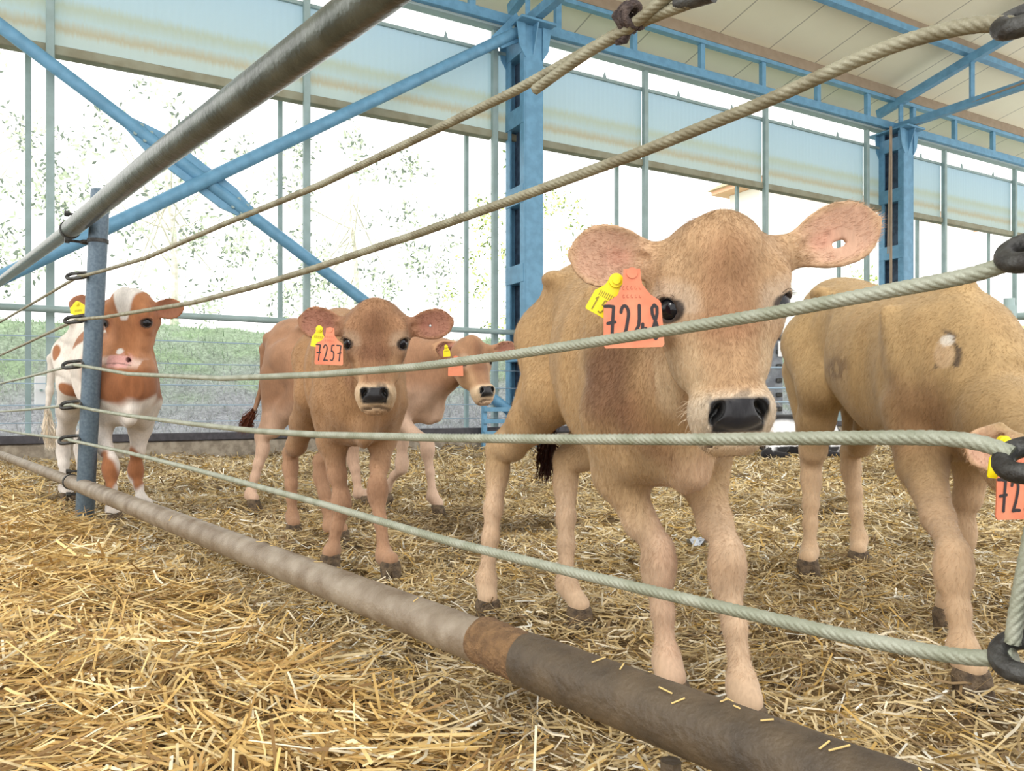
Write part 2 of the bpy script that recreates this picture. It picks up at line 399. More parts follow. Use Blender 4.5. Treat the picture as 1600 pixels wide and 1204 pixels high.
for a, b_ in ((-.16, 0), (-.02, .05), (-.02, -.06)):
    mb = MB(); mb.cyl(c2+d2*a+u2*b_-WO*.04, c2+d2*a+u2*b_, .018, 8); mb.build('bolt', M['grey_post'], root)

# eave beams: two chords with uprights between columns
for k, (a, b_, lab) in enumerate(((TC[0], TC[1], 'left of the nearer column'), (TC[1], TC[2], 'between the two columns'), (TC[2], TC[3], 'right of the farther column'))):
    root = empty('eave_beam', W((a+b_)/2, 0, 5.09), 'blue open eave beam of two chords and short uprights, '+lab, 'beam', 'blue eave beams')
    mb = MB(); wbox(mb, a+.0, b_-.0, -.05, .05, 5.12, 5.24, .004); mb.build('bottom_chord', M['blue'], root)
    mb = MB(); wbox(mb, a+.0, b_-.0, .02, .16, 5.09, 5.12); mb.build('drip_strip', M['sheet'], root)
    mb = MB(); wbox(mb, a+.0, b_-.0, -.05, .05, 5.60, EAVE, .004); mb.build('top_chord', M['blue'], root)
    for q in range(6):
        t = a+(b_-a)*(q+.42)/6
        mb = MB(); wbox(mb, t-.04, t+.04, -.035, .035, 5.24, 5.60, .003); mb.build('upright', M['blue'], root)

# roof
def roof_box(mb, t0, t1, q0, q1, dz0, dz1):
    V = [W(t, -q, roof_z(q)+dz) for t in (t0, t1) for q in (q0, q1) for dz in (dz0, dz1)]
    mb.add(V, [(0, 1, 3, 2), (4, 6, 7, 5), (0, 4, 5, 1), (2, 3, 7, 6), (0, 2, 6, 4), (1, 5, 7, 3)])
V = [W(t, -q, roof_z(q)+dz) for t in (-9, 32) for q in (-.95, 7.0) for dz in (.0, .06)]
me = bpy.data.meshes.new('ceiling'); 
ang = math.atan2(WX[1], WX[0])
Vl = [((v-W0)@WX, (v-W0)@WO, v[2]) for v in map(np.array, V)]
me.from_pydata([tuple(v) for v in Vl], [], [(0, 1, 3, 2), (4, 6, 7, 5), (0, 4, 5, 1), (2, 3, 7, 6), (0, 2, 6, 4), (1, 5, 7, 3)]); me.update()
me.materials.append(M['roof']); o = bpy.data.objects.new('ceiling', me); COL.objects.link(o); o.location = tuple(W0); o.rotation_euler = (0, 0, ang); tag(o, kind='structure')
for q, lab in ((0, 'directly on the eave beam'), (-.8, 'at the outer edge of the roof')):
    mb = MB(); roof_box(mb, -9, 32, q-.04, q+.04, -.16, -.005); mb.build('purlin', M['brown_purlin'], label='brown roof purlin '+lab, cat='purlin', group='roof purlins')
for i, q in enumerate((1.25, 2.5, 3.75, 5.0)):
    root = empty('purlin', W(10, -q, roof_z(q)-.16), 'blue roof purlin under the cream sheets, %s inwards from the eave' % ('first', 'second', 'third', 'fourth')[i], 'purlin', 'roof purlins')
    mb = MB(); roof_box(mb, -9, 32, q-.035, q+.035, -.10, -.002); mb.build('timber_strip', M['brown_purlin'], root)
    mb = MB(); roof_box(mb, -9, 32, q-.04, q+.04, -.19, -.10); mb.build('steel_channel', M['blue'], root)
# roof trusses at the columns
for t, lab in ((TC[1], 'rising from the nearer blue column'), (TC[2], 'rising from the farther blue column')):
    root = empty('roof_truss', W(t, 0, 5.09), 'blue roof truss '+lab, 'truss', 'blue roof trusses')
    mb = MB(); mb.beam(W(t, .30, roof_z(-.3)-.26), W(t, -6.8, roof_z(6.8)-.26), .10, .13); mb.build('top_chord', M['blue'], root)
    mb = MB(); mb.beam(W(t, .30, 5.16), W(t, -6.8, 5.16), .10, .12); mb.build('bottom_chord', M['blue'], root)
    for q in (.12, 1.3, 3.0, 4.8):
        mb = MB(); mb.beam(W(t, -q, 5.2), W(t, -q, roof_z(q)-.3), .05, .06, up=(1, 0, 0)); mb.build('upright', M['blue'], root)
mb = MB(); mb.cyl(W(11.0, -.35, 5.11), W(10.85, -6.8, 5.35), .018, 8)
mb.build('wind_tie', M['brown_purlin'], smooth=True, label='thin brown tie rod running beside the bottom chord of the farther truss', cat='tie rod')
mb = MB(); mb.cyl(W(10.72, -.14, .2), W(10.72, -.14, 5.1), .022, 10); mb.cyl(W(10.64, -.14, 3.0), W(10.70, -.14, 5.1), .012, 8)
mb.build('conduit', M['brown_purlin'], smooth=True, label='thin conduit pipe running down beside the farther blue column', cat='pipe')

# ------------------------------------------------------------------ outside: bank, building, trees
def bank_z(o, t): return .12+1.55*sst(.3, 4.6, o)*(.55+.45*np.clip(o/4, 0, 1))+.03*np.sin(t*2.3+o*3)+.02*np.sin(t*5.7-o*4)
tt = np.linspace(-16, 34, 330); ov = np.concatenate([np.linspace(.55, 5, 60), np.linspace(5.3, 26, 24)])
TT, OO = np.meshgrid(tt, ov, indexing='ij'); ZZ = bank_z(OO, TT)+.018*np.sin(TT*23+OO*17)
V = W0+TT[..., None]*WX+OO[..., None]*WO; V[..., 2] = ZZ; V = V.reshape(-1, 3)
I = np.arange(V.shape[0]).reshape(len(tt), len(ov)); Q = np.stack([I[:-1, :-1], I[1:, :-1], I[1:, 1:], I[:-1, 1:]], -1).reshape(-1, 4)
g = sst(1.4, 4.2, OO.ravel()+.5*sn(V, 2.2, 3)); patch = sst(.15, .6, sn(V, 3.1, 8))
cg = lin((140, 160, 128)); cb = lin((150, 152, 156))
w_ = np.clip(g*.85+patch*.5, 0, 1)[:, None]
Cb = cb*(1-w_)+cg*w_; Cb *= (1+.25*sn(V, 14, 5))[:, None]
link_np('ground_outside', mesh_np('ground_outside', V, Q, cols=np.clip(Cb, .01, 1)), attr_mat('bank_soil', .95, (26, .35, (1, 1, 1)), .6, 30), (0, 0, 0), kind='structure')
# grass blades on the bank
N = 26000
t = RNG.uniform(-7, 15, N); o_ = .75+RNG.beta(1.2, 1.6, N)*4.2; z = bank_z(o_, t)
B = W0+t[:, None]*WX+o_[:, None]*WO; B[:, 2] = z
a = RNG.uniform(0, 2*PI, N); L = RNG.uniform(.04, .12, N); wd = RNG.uniform(.004, .01, N)
dx = np.stack([np.cos(a), np.sin(a), 0*a], -1); tip = B+dx*(L*.6)[:, None]+np.array((0, 0, 1))*(L)[:, None]; sd = np.stack([-np.sin(a), np.cos(a), 0*a], -1)*wd[:, None]
V = np.stack([B-sd, B+sd, tip], 1).reshape(-1, 3)
gg = sst(1.8, 4.4, o_+RNG.normal(0, .5, N))[:, None]; c = (lin((176, 178, 178))*(1-gg)+lin((156, 180, 146))*gg)*RNG.uniform(.7, 1.25, (N, 1))
link_np('bank_grass', mesh_np('bank_grass', V, None, False, np.repeat(c, 3, 0), T=np.arange(3*N).reshape(-1, 3)), attr_mat('grass_blades', .9, trans=.3), (0, 0, 0),
        label='sparse short grass and dry stalks growing on the bank outside', cat='grass', kind='stuff')
# far building with projecting eave
bt = 17.0; root = empty('building', W(bt+2, 10, 0), 'pale house with a peach soffit seen past the big calf\'s head', 'building')
mb = MB(); wbox(mb, bt+.5, bt+12, 9.0, 10.3, 0, 7.3, .02); mb.build('wall', mat('white_render', (246, 244, 240), .9), root)
mb = MB(); wbox(mb, bt, bt+13, 8.6, 10.6, 7.3, 7.44); mb.build('soffit', M['beige_wall'], root)
mb = MB(); V0 = [W(t, o, z) for t, o, z in ((bt-.1, 8.5, 7.44), (bt+13, 8.5, 7.44), (bt+13, 10.7, 7.44), (bt-.1, 10.7, 7.44), (bt-.1, 9.6, 7.6), (bt+13, 9.6, 7.6))]
mb.add(V0, [(0, 3, 2, 1), (0, 1, 5, 4), (2, 3, 4, 5), (0, 4, 3), (1, 2, 5)]); mb.build('roof', M['tile'], root)

leaf_m = attr_mat('pale_leaves', .7, trans=.45)
bark_m = mat('pale_bark', (236, 232, 222), .9, rgb2=(206, 200, 186), nscale=8)
def tree(t, o, z0, R_, zc, rz, nleaf, label, tint=(206, 216, 192), dark=(132, 144, 132)):
    base = W(t, o, float(bank_z(np.array(o), np.array(t)))-.05)
    root = empty('tree', base, label, 'tree', 'trees beyond the bank')
    cen = W(t, o, zc)
    mb = MB(); top = cen+np.array((0, 0, rz*.5)); mb.tube(np.linspace(base, top, 6)+np.array([[.1*math.sin(i), .1*math.cos(i*2), 0] for i in range(6)]), np.linspace(.09, .025, 6), 8)
    mb.build('trunk', bark_m, root, smooth=True)
    nc = max(10, nleaf//45); v = RNG.normal(size=(nc, 3)); v /= np.linalg.norm(v, axis=1)[:, None]; v *= RNG.uniform(.35, 1, (nc, 1))**.5
    cl = cen+v*np.array((R_, R_, rz))
    mb = MB()
    for q in range(0, nc, max(1, nc//14)):
        st = base+(top-base)*(.35+.6*random.random()); e = cl[q]; mb.tube(np.array([st, (st+e)/2+np.array((0, 0, -.1)), e]), [.022, .014, .005], 5)
    mb.build('branch', bark_m, root, smooth=True)
    ci = RNG.integers(0, nc, nleaf); p = cl[ci]+RNG.normal(0, .16, (nleaf, 3)); s = RNG.uniform(.025, .05, nleaf)[:, None]
    a = RNG.normal(size=(nleaf, 3)); a /= np.linalg.norm(a, axis=1)[:, None]; b_ = np.cross(a, RNG.normal(size=(nleaf, 3))); b_ /= np.linalg.norm(b_, axis=1)[:, None]
    V = np.stack([p-a*s*1.6, p+b_*s*.7, p+a*s*1.6, p-b_*s*.7], 1).reshape(-1, 3)
    nleaf = len(p); dk = (RNG.random((nleaf, 1)) < .4); c = np.where(dk, lin(dark), lin(tint))*RNG.uniform(.8, 1.15, (nleaf, 1))
    link_np('foliage', mesh_np('foliage', V-base, np.arange(nleaf*4).reshape(-1, 4), False, np.repeat(c, 4, 0)), leaf_m, base, root, kind='stuff')
tree(-6.5, 8.0, 0, 2.0, 3.6, 2.4, 2300, 'thin pale tree at the left edge beyond the bank')
tree(-3.2, 9.2, 0, 2.2, 4.6, 2.7, 2500, 'tall sparse tree beyond the left end of the crossing braces')
tree(.6, 8.6, 0, 2.2, 4.2, 2.6, 2400, 'sparse tree beyond the crossing of the blue braces')
tree(4.6, 9.4, 0, 2.3, 4.4, 2.8, 2700, 'sparse tree left of the nearer blue column')
tree(9.2, 9.0, 0, 2.2, 4.0, 2.7, 2400, 'leafier tree beyond the big calf, right of the nearer column', (214, 228, 150), (120, 140, 84))
tree(22.5, 9.5, 0, 2.0, 3.2, 2.2, 2600, 'yellow-green tree to the right of the farther blue column', (206, 224, 140), (140, 168, 90))
tree(28, 8.5, 0, 2.0, 2.4, 1.5, 1500, 'low yellow-green shrub by the right edge', (226, 220, 110), (160, 160, 80))

mb = MB(); wbox(mb, -1.34, -1.22, .32, .42, .52, .80, .01)
mb.build('white_box', M['white_plastic'], label='small white box fixed to the post at the left edge', cat='box')
mb = MB(); mb.beam(W(-1.28, .17, .66), W(-1.28, .34, .66), .02, .02); mb.build('box_bracket', M['grey_post'], label='short bracket holding the small white box', cat='bracket')

# ------------------------------------------------------------------ pen fence (plane x = .64k, y = 1.11-.77k)
def fd(x): return 1.11/(1+1.203*(x-CX)/F)         # depth of the fence plane behind image column x
def FP(x, y, dd=0.0): return P(x, y, fd(x)+dd)
FDIR = nrm(FP(1300, 628)-FP(145, 628)); FN = np.array((FDIR[1], -FDIR[0], 0.0)); FN = FN if FN[1] < 0 else -FN   # FN points to the camera side
def smooth_path(pts, step):
    pts = np.asarray(pts, float); L = np.concatenate([[0], np.cumsum(np.linalg.norm(np.diff(pts, axis=0), axis=1))])
    s = np.arange(0, L[-1], step/4); q = np.stack([np.interp(s, L, pts[:, i]) for i in range(3)], 1)
    w = 60
    for w in (41, 31):
        w = min(w, (len(q)//4)*2+1)
        if w < 3: break
        pad = np.concatenate([2*q[0]-q[1:w//2+1][::-1], q, 2*q[-1]-q[-w//2:-1][::-1]]); k = np.ones(w)/w
        q = np.stack([np.convolve(pad[:, i], k, 'valid') for i in range(3)], 1)
    return q[::4]

# the post at the left with its clamps and cable eyes
pb = P(131, 824, 3.42); pb[2] = -.03; pt = P(157, 297, 3.30)
root = empty('fence_post', pb+np.array((0, 0, .03)), 'round galvanised fence post at the left, in front of the red and white calf', 'post', 'pen fence posts')
def post_at(z): return pb+(pt-pb)*(z-pb[2])/(pt[2]-pb[2])
mb = MB(); mb.tube([pb, pt], .038, 28, caps=False); mb.tube([pt+(0, 0, -.04), pt], .034, 28)
mb.build('tube', M['galv'], root, smooth=True)
eyes = [(128, 432), (119, 499), (113, 569), (108, 632), (106, 687)]
def cable_eye(root, c, tow, m=M['iron'], R_=.017, r=.0062, long=.018):
    mb = MB(); c = np.asarray(c); d = nrm(tow); mb.ring(c, (0, 0, 1) if abs(d[2]) < .8 else (1, 0, 0), R_, r, 32, 12, long, d)
    mb.build('cable_eye', m, root, smooth=True, autos=80)
ez = []
for (ex, ey) in eyes:
    zc = H+(CY-ey)/F*3.32; c = post_at(zc); e = np.array((c[0]-.062, c[1]-.035, c[2])); ez.append(e)
    mb = MB(); mb.ring(e, (.1, -.62, .78), .0225, .0075, 32, 12, .020, (1, .12, .1)); mb.build('cable_eye', M['iron'], root, smooth=True, autos=80)
def clamp(c, d, r, root, vertical_r=.041):
    "pipe clamp: band round the rail and a hooked bolt"
    mb = MB(); mb.tube([c-d*.012, c+d*.012], r+.004, 24)
    mb.build('clamp_band', M['iron'], root, smooth=True)
    for s in (-1, 1):
        mb = MB(); k = c+d*.055+np.array((0, 0, s*(r+.02)))
        mb.cyl(k+FN*.03, k-FN*.05, .006, 8); mb.tube([k+FN*.012, k+FN*.03], .013, 6); mb.build('clamp_bolt', M['iron'], root, smooth=True)

# lower pipe: muddy section, then a thicker sleeve over the near end
lowpts = [(0, 710), (110, 752), (200, 782), (400, 857), (600, 934), (800, 1018)]
lp = np.array([FP(x, y) for x, y in lowpts]); lp_dir = nrm(lp[-1]-lp[1])
base0 = lp[1]; k0 = (lp[-1]-base0)
sl0 = FP(822, 1030); A = base0-lp_dir*2.6; B_ = sl0+lp_dir*.02
root2 = empty('lower_pipe_rail', np.array((base0[0], base0[1], base0[2]-.04)), 'long muddy steel pipe rail crossing the foreground just above the straw', 'rail')
mb = MB(); mb.tube(np.linspace(base0-lp_dir*.03, B_, 60), .033, 28, rnd=.006); mb.build('pipe', M['pipe_dirty'], root2, smooth=True)
mb = MB(); mb.tube(np.linspace(A, base0, 30), .027, 24, rnd=.004); mb.tube([base0-lp_dir*.06, base0-lp_dir*.02], [.029, .032], 24); mb.build('far_pipe', M['pipe_dirty'], root2, smooth=True)
sl0 = FP(822, 1030); mb = MB(); e = sl0+lp_dir*1.3; mb.tube(np.linspace(sl0, e, 50), .0375, 32, rnd=.008)
mb.build('sleeve', M['pipe_dark'], root2, smooth=True)
m0 = FP(752, 998); mb = MB(); mb.tube(np.linspace(m0, sl0+lp_dir*.01, 14), np.array([.0338]+[.0358]*12+[.0365]), 32, rnd=.02); mb.build('mud_collar', M['rust_mud'], root2, smooth=True)
clamp(lp[1]+lp_dir*.02, lp_dir, .033, root2)
mb = MB(); bt_ = FP(1048, 1120); mb.cyl(bt_-np.array((0, 0, .05)), np.array((bt_[0], bt_[1], -.03)), .012, 10)
mb.build('pipe_prop', M['pipe_dark'], smooth=True, label='short steel stub propping the lower pipe rail near the camera', cat='prop')

# upper pipe
u0 = FP(0, 440)+FN*.0; u1 = FP(128, 362)+FN*.05; u2 = FP(267, 257)+FN*.05; u3 = FP(500, 97)+FN*.05; u4 = FP(650, -8)+FN*.05
udir = nrm(u4-u1)
root3 = empty('upper_pipe_rail', u1-np.array((0, 0, .05)), 'dark worn top pipe rail rising from the left edge to the upper right', 'rail')
mb = MB(); mb.tube(smooth_path([u1, u2, u3, u4, u4+udir*1.45], .03), .0375, 28, rnd=.004); mb.build('pipe', M['rail'], root3, smooth=True)
ud0 = nrm(u1-u0); mb = MB(); mb.tube(np.linspace(u0-ud0*1.2, u1+ud0*.04, 40), .030, 24); mb.build('far_pipe', M['rail'], root3, smooth=True)
clamp(u1+udir*.02, udir, .0375, root3)
mb = MB(); c = post_at(u1[2]-.06); mb.tube([c-(0, 0, .008), c+(0, 0, .008)], .042, 24); mb.ring(c-FDIR*.05+FN*.035, (0, 0, 1), .02, .006, 20, 8, .01, -FDIR); mb.build('post_clamp', M['iron'], root, smooth=True)

# near post off the right edge carries the other ends
np_x = 1745; nb = FP(np_x, 628); nb = np.array((nb[0], nb[1], -.03))
root4 = empty('fence_post', nb+np.array((0, 0, .03)), 'fence post just past the right edge, holding the near cable eyes', 'post', 'pen fence posts')
mb = MB(); mb.tube([nb, nb+np.array((0, 0, 1.55))], .038, 28); mb.build('tube', M['galv'], root4, smooth=True)
for (x, y) in ((1566, 42), (1572, 398), (1568, 716), (1562, 1016)):
    e = FP(x, y); c = np.array((nb[0], nb[1], e[2]))
    mb = MB(); d = nrm(c-e); ln = np.linalg.norm(c-e)
    mb.ring((e+c)/2, nrm(np.cross(d, (0, 0, 1))*.75+np.array((0, 0, 1.0))), .017, .0085, 40, 16, max(.004, ln/2-.017), d); mb.build('cable_eye', M['iron'], root4, smooth=True, autos=80)

def cable(pts, m, label, r=.0068, left=None):
    path = [FP(x, y, dd) for x, y, dd in [(p if len(p) == 3 else (*p, 0.0)) for p in pts]]
    if left is not None: path = left[::-1]+path
    q = smooth_path(path, .0035)
    base = q[len(q)//2].copy(); 
    mb = MB(); mb.tube(q, r, 36, lobes=6, amp=.095, pitch=.052)
    return mb.build('wire_rope', m, label=label, cat='cable', group='wire ropes of the pen fence', smooth=True, autos=80)
def leftside(k, ys):
    "from the eye to the far post, beyond the left edge"
    e = ez[k]+np.array((0, 0, .0)); x, y = ys
    f = P(x, y, fd(x)); d = (f-e); return [e+np.array((.01, 0, 0)), e+d*.5+np.array((0, 0, -.004)), f, f+d*.9]
M_ = [
 ([(129, 431, -.11), (160, 423), (230, 402), (345, 352), (500, 289), (640, 222), (797, 146), (905, 86), (975, 46), (1040, 18), (1085, 2), (1150, -30), (1300, -92), (1480, -165), (1640, -235)], M['cable_old'], 'topmost wire rope, knotted with wire near the top of the picture', (0, 503)),
 ([(121, 499, -.19), (165, 495), (300, 473), (400, 447), (500, 416), (650, 366), (800, 312), (1000, 238), (1200, 157), (1350, 88), (1420, 62), (1490, 44), (1545, 34), (1590, 40)], M['cable_old'], 'second wire rope from the top, ending in the eye at the top right', (0, 555)),
 ([(115, 569, -.25), (150, 575), (200, 584), (345, 591), (500, 585), (650, 573), (800, 554), (1000, 523), (1200, 490), (1400, 452), (1500, 434), (1555, 420), (1592, 404)], M['cable'], 'wire rope passing just below the eyes of the big calf', (0, 599)),
 ([(110, 632, -.30), (145, 640), (200, 649), (300, 662), (400, 673), (500, 679), (700, 684), (900, 686), (1100, 686), (1300, 684), (1430, 683), (1500, 685), (1550, 694), (1588, 712)], M['cable'], 'wire rope passing just under the nose of the big calf', (0, 643)),
 ([(106, 687, -.33), (140, 694), (200, 707), (300, 732), (500, 786), (700, 845), (900, 895), (1100, 942), (1300, 988), (1400, 1009), (1500, 1026), (1560, 1030), (1592, 1024)], M['cable'], 'lowest wire rope, sagging across the legs of the big calf', (0, 671))]
for k, (pts, m, lab, ys) in enumerate(M_):
    cable(pts, m, lab, left=None if False else leftside(k, ys)[:])
# loose tail and twisted tie at the knot of the top rope
cable([(836, 140, -.012), (880, 108, -.014), (930, 74, -.014), (975, 50, -.012), (1020, 14, -.010), (1060, -20, -.01)], M['cable_old'], 'loose cut tail of the topmost wire rope, left of the knot', r=.0070)
kc = FP(980, 32, -.008); root5 = empty('wire_tie', kc-np.array((0, 0, .02)), 'rusty twisted wire tie knotted round the topmost rope', 'wire tie')
mb = MB(); cd = nrm(FP(1040, 8)-FP(930, 66)); cu = nrm(np.cross(cd, FN))
for j, off in enumerate((-.006, .004, .012)):
    th = np.linspace(0, 2*PI, 22); mb.tube([kc+cd*(off+.004*math.sin(t*2+j))+.0135*(math.cos(t)*cu+math.sin(t)*FN) for t in th], .0036+.0006*j, 8, rnd=.1)
mb.tube([kc+cu*.012, kc+cu*.020+cd*-.006, kc+cu*.018-cd*.016], [.0065, .007, .006], 10, rnd=.12)
mb.tube([kc-cu*.010, kc-cu*.018-cd*.002, kc-cu*.016-cd*.010], [.0065, .0075, .006], 10, rnd=.12)
mb.build('binding', M['iron_rust'], root5, smooth=True, autos=80)
mb = MB(); a = FP(1058, 6); b_ = FP(1086, -2); mb.tube([a-FN*.0, (a+b_)/2, b_, b_+(b_-a)], [.0088, .0095, .0095, .009], 14, rnd=.03); mb.build('ferrule', M['iron'], root5, smooth=True, autos=80)
# rope running vertically down the near post
v0 = FP(1612, 830); v1 = FP(1582, 992)
mb = MB(); mb.tube(smooth_path([v0+np.array((.03, 0, .12)), v0, v1, v1-np.array((0, 0, .01))], .0035), .006, 36, lobes=6, amp=.13, pitch=.052)
mb.build('wire_rope', M['cable'], smooth=True, label='short rope end hanging down to the lowest eye at the right edge', cat='cable', group='wire ropes of the pen fence', autos=80)

# bits of straw stuck on the lower pipe
r_ = np.random.default_rng(3); side_ = nrm(np.cross(lp_dir, (0, 0, 1)))
for i in range(34):
    t = r_.uniform(.1, 1.0) if i > 8 else r_.uniform(-1.6, 0); c = sl0+lp_dir*t; a = r_.uniform(-.9, .9); rad = .0385 if t > 0 else .034
    n_ = side_*math.sin(a)*(-1 if side_[1] > 0 else 1)+np.array((0, 0, 1))*math.cos(a); p0 = c+n_*(rad+.0008); tg = nrm(np.cross(n_, lp_dir)*r_.normal(0, 1.4)+lp_dir*r_.normal(0, .8)); ln = r_.uniform(.003, .011)
    mb = MB(); mb.beam(p0-tg*ln, p0+tg*ln, .0016, .001, up=n_)
    o = mb.build('straw_bit', M['straw_bit'], label='tiny bit of straw stuck on the muddy lower pipe rail', cat='straw', group='straw bits stuck on the lower pipe')
# barrier pieces seen behind
root = empty('pen_rail', P(1575, 560, 5.0)*np.array((1, 1, 0)), 'galvanised pen post with two crossing rails at the right edge', 'fence')
mb = MB(); a = P(1577, 466, 5.0); mb.cyl(np.array((a[0], a[1], 0)), a, .032, 18); mb.build('post', M['grey_post'], root, smooth=True)
mb = MB(); mb.tube([P(1577, 478, 5.0), P(1577, 503, 5.0)], .042, 18); mb.build('clamp', M['grey_post'], root, smooth=True)
for y in (493, 535):
    mb = MB(); mb.cyl(P(1480, y+3, 5.6), P(1680, y-1, 4.8), .024, 14); mb.build('rail', M['grey_post'], root, smooth=True)
root = empty('feed_barrier', P(1213, 700, 9.2)*np.array((1, 1, 0)), 'grey slatted barrier seen between the big calf\'s nose and the right-hand calf', 'barrier')
mb = MB()
x0 = P(1190, 628, 9.2)[0]; x1 = P(1222, 628, 9.2)[0]; mb.box(((x0+x1)/2, 9.2, .72), (x1-x0, .06, 1.40), None, .01); mb.build('upright_panel', M['grey_panel'], root)
for k in range(7):
    mb = MB(); mb.box((x1-.05, 9.155, .3+.17*k), (.07, .03, .05), None, .008); mb.build('slot_bracket', M['iron'], root)
for k, y in enumerate((574, 606, 628)):
    mb = MB(); mb.cyl(P(1170, y, 9.0), P(1260, y, 9.0), .012, 8); mb.build('cross_bar', M['wire'], root, smooth=True)
mb = MB(); mb.box(P(1219, 545, 9.14), (.05, .02, .18), None, .004); mb.build('white_plate', M['white_plastic'], root)
root = empty('trough', W(3.0, -.3, 0), 'low blue-grey slatted frame at the foot of the nearer blue column', 'frame')
for z in (.16, .3, .44):
    mb = MB(); wbox(mb, 3.15, 3.62, -.2, -.17, z, z+.05); mb.build('slat', M['blue'], root)
for t in (3.15, 3.58):
    mb = MB(); wbox(mb, t, t+.05, -.17, -.12, 0, .62); mb.build('upright', M['blue'], root)

# scrap of plastic in the straw
c = P(1090, 858, 2.86); c[2] = .0
th = np.linspace(0, 2*PI, 13)[:-1]; V = []
for k, rr in enumerate((.0, .02, .035)):
    for t in th: V.append(c+np.array((rr*math.cos(t)*1.2, rr*math.sin(t), .03+.012*math.sin(t*3+k*2)+.008*random.random())))
V = np.array(V); I = np.arange(36).reshape(3, 12); Q = np.stack([I[:-1], np.roll(I[:-1], -1, 1), np.roll(I[1:], -1, 1), I[1:]], -1).reshape(-1, 4)
V = np.concatenate([V, V-np.array((0, 0, .002))]); Q = np.concatenate([Q, Q[:, ::-1]+36])
link_np('plastic_scrap', mesh_np('plastic_scrap', V-c, Q), mat('crumpled_film', (206, 214, 226), .25), c, label='crumpled scrap of pale plastic lying in the straw', cat='litter')

# ------------------------------------------------------------------ straw
def straw(n, xr, yr, Lr, wr, thick, cols, region, seed, align=0.6, pitch=.22):
    r = np.random.default_rng(seed)
    x = r.uniform(xr[0], xr[1], n); y = yr[0]+(yr[1]-yr[0])*r.random(n)
    k = region(x, y) & (np.abs(x) < .85*y+.9)
    x = x[k]; y = y[k]; n = len(x)
    L = r.uniform(*Lr, n)*r.uniform(.5, 1.2, n); w = r.uniform(*wr, n)
    p3 = np.stack([x, y, x*0], -1)
    fld = sn(p3, 2.6, seed)*2.4+sn(p3, 6.5, seed+4)*1.6
    a = np.where(r.random(n) < align, fld+r.normal(0, .45, n), r.uniform(0, 2*PI, n))
    clump = .5+.5*sn(p3, 5.0, seed+9)
    z = ground(x, y)+r.random(n)**1.5*thick*(.35+1.1*clump)
    pt_ = r.normal(0, pitch, n); 
    d = np.stack([np.cos(a)*np.cos(pt_), np.sin(a)*np.cos(pt_), np.sin(pt_)], -1)
    s = np.stack([-np.sin(a), np.cos(a), r.normal(0, .7, n)], -1); s /= np.linalg.norm(s, axis=1)[:, None]
    c = np.stack([x, y, z], -1); up = np.array((0, 0, 1.0)); bend = r.normal(0, .10, n)*L; side = r.normal(0, .06, n)*L
    V = []
    for q in (-.5, 0, .5):
        mid = c+d*(L*q)[:, None]+(0 if q == 0 else -1)*(up*bend[:, None]*.5+s*side[:, None])
        V += [mid-s*w[:, None]/2, mid+s*w[:, None]/2]
    V = np.stack(V, 1)
    lo = ground(V[..., 0], V[..., 1])-.006; V[..., 2] = np.maximum(V[..., 2], lo)
    V = V.reshape(-1, 3); b = np.arange(n)[:, None]*6
    Q = np.concatenate([b+np.array([[0, 1, 3, 2]]), b+np.array([[2, 3, 5, 4]])], 0)
    ci = r.choice(len(cols), n, p=np.array([c_[1] for c_ in cols])/sum(c_[1] for c_ in cols))
    C = np.array([lin(c_[0]) for c_ in cols])[ci]*r.uniform(.75, 1.15, (n, 1))
    dirt = sst(.25, .75, sn(p3, 1.9, seed+31)*.6+sn(p3, 7, seed+2)*.5)[:, None]*.68
    C = C*(1-dirt)+lin((98, 78, 52))*dirt
    return V, Q, np.repeat(C, 6, 0)
fs = lambda x, y: (x*.77+y*.64)-.71
inside = lambda x, y: (fs(x, y) > -.02) & (((np.stack([x, y], -1)-W0[:2])@WO[:2]) < -.06)
outside_ = lambda x, y: fs(x, y) <= .03
gold = [((226, 198, 138), 4), ((212, 178, 112), 4), ((234, 214, 166), 2), ((186, 150, 92), 2), ((244, 234, 204), 1), ((148, 116, 72), 1.5)]
pale = [((214, 194, 150), 4), ((200, 176, 126), 4), ((228, 216, 188), 2), ((170, 146, 102), 2.5), ((142, 118, 84), 2), ((236, 234, 222), .8), ((190, 156, 88), 2)]
parts = [
 straw(64000, (-3.2, 1.2), (.72, 3.6), (.07, .20), (.0025, .0055), .045, gold, outside_, 1, .75, .2),
 straw(16000, (-5.6, -1.2), (2.2, 6.0), (.08, .2), (.004, .008), .06, gold, outside_, 2, .6, .35),
 straw(66000, (-1.2, 2.9), (.75, 2.7), (.03, .10), (.002, .0048), .034, pale, inside, 3, .45, .28),
 straw(58000, (-3.4, 4.2), (2.6, 4.6), (.04, .11), (.003, .007), .034, pale, inside, 4, .4, .3),
 straw(52000, (-5.6, 7.4), (4.4, 8.2), (.06, .14), (.006, .011), .04, pale, inside, 5, .3, .35),
 straw(12000, (-3, 10), (8, 12.5), (.10, .18), (.010, .018), .045, pale, inside, 6, .3, .35)]
Vs = np.concatenate([p[0] for p in parts]); off = 0; Qs = []
for p in parts: Qs.append(p[1]+off); off += len(p[0])
link_np('straw', mesh_np('straw', Vs, np.concatenate(Qs), False, np.concatenate([p[2] for p in parts])), attr_mat('straw_stalks', .55, spec=.35, trans=.18), (0, 0, 0),
        label='loose golden straw bedding covering the whole floor', cat='straw', kind='stuff')
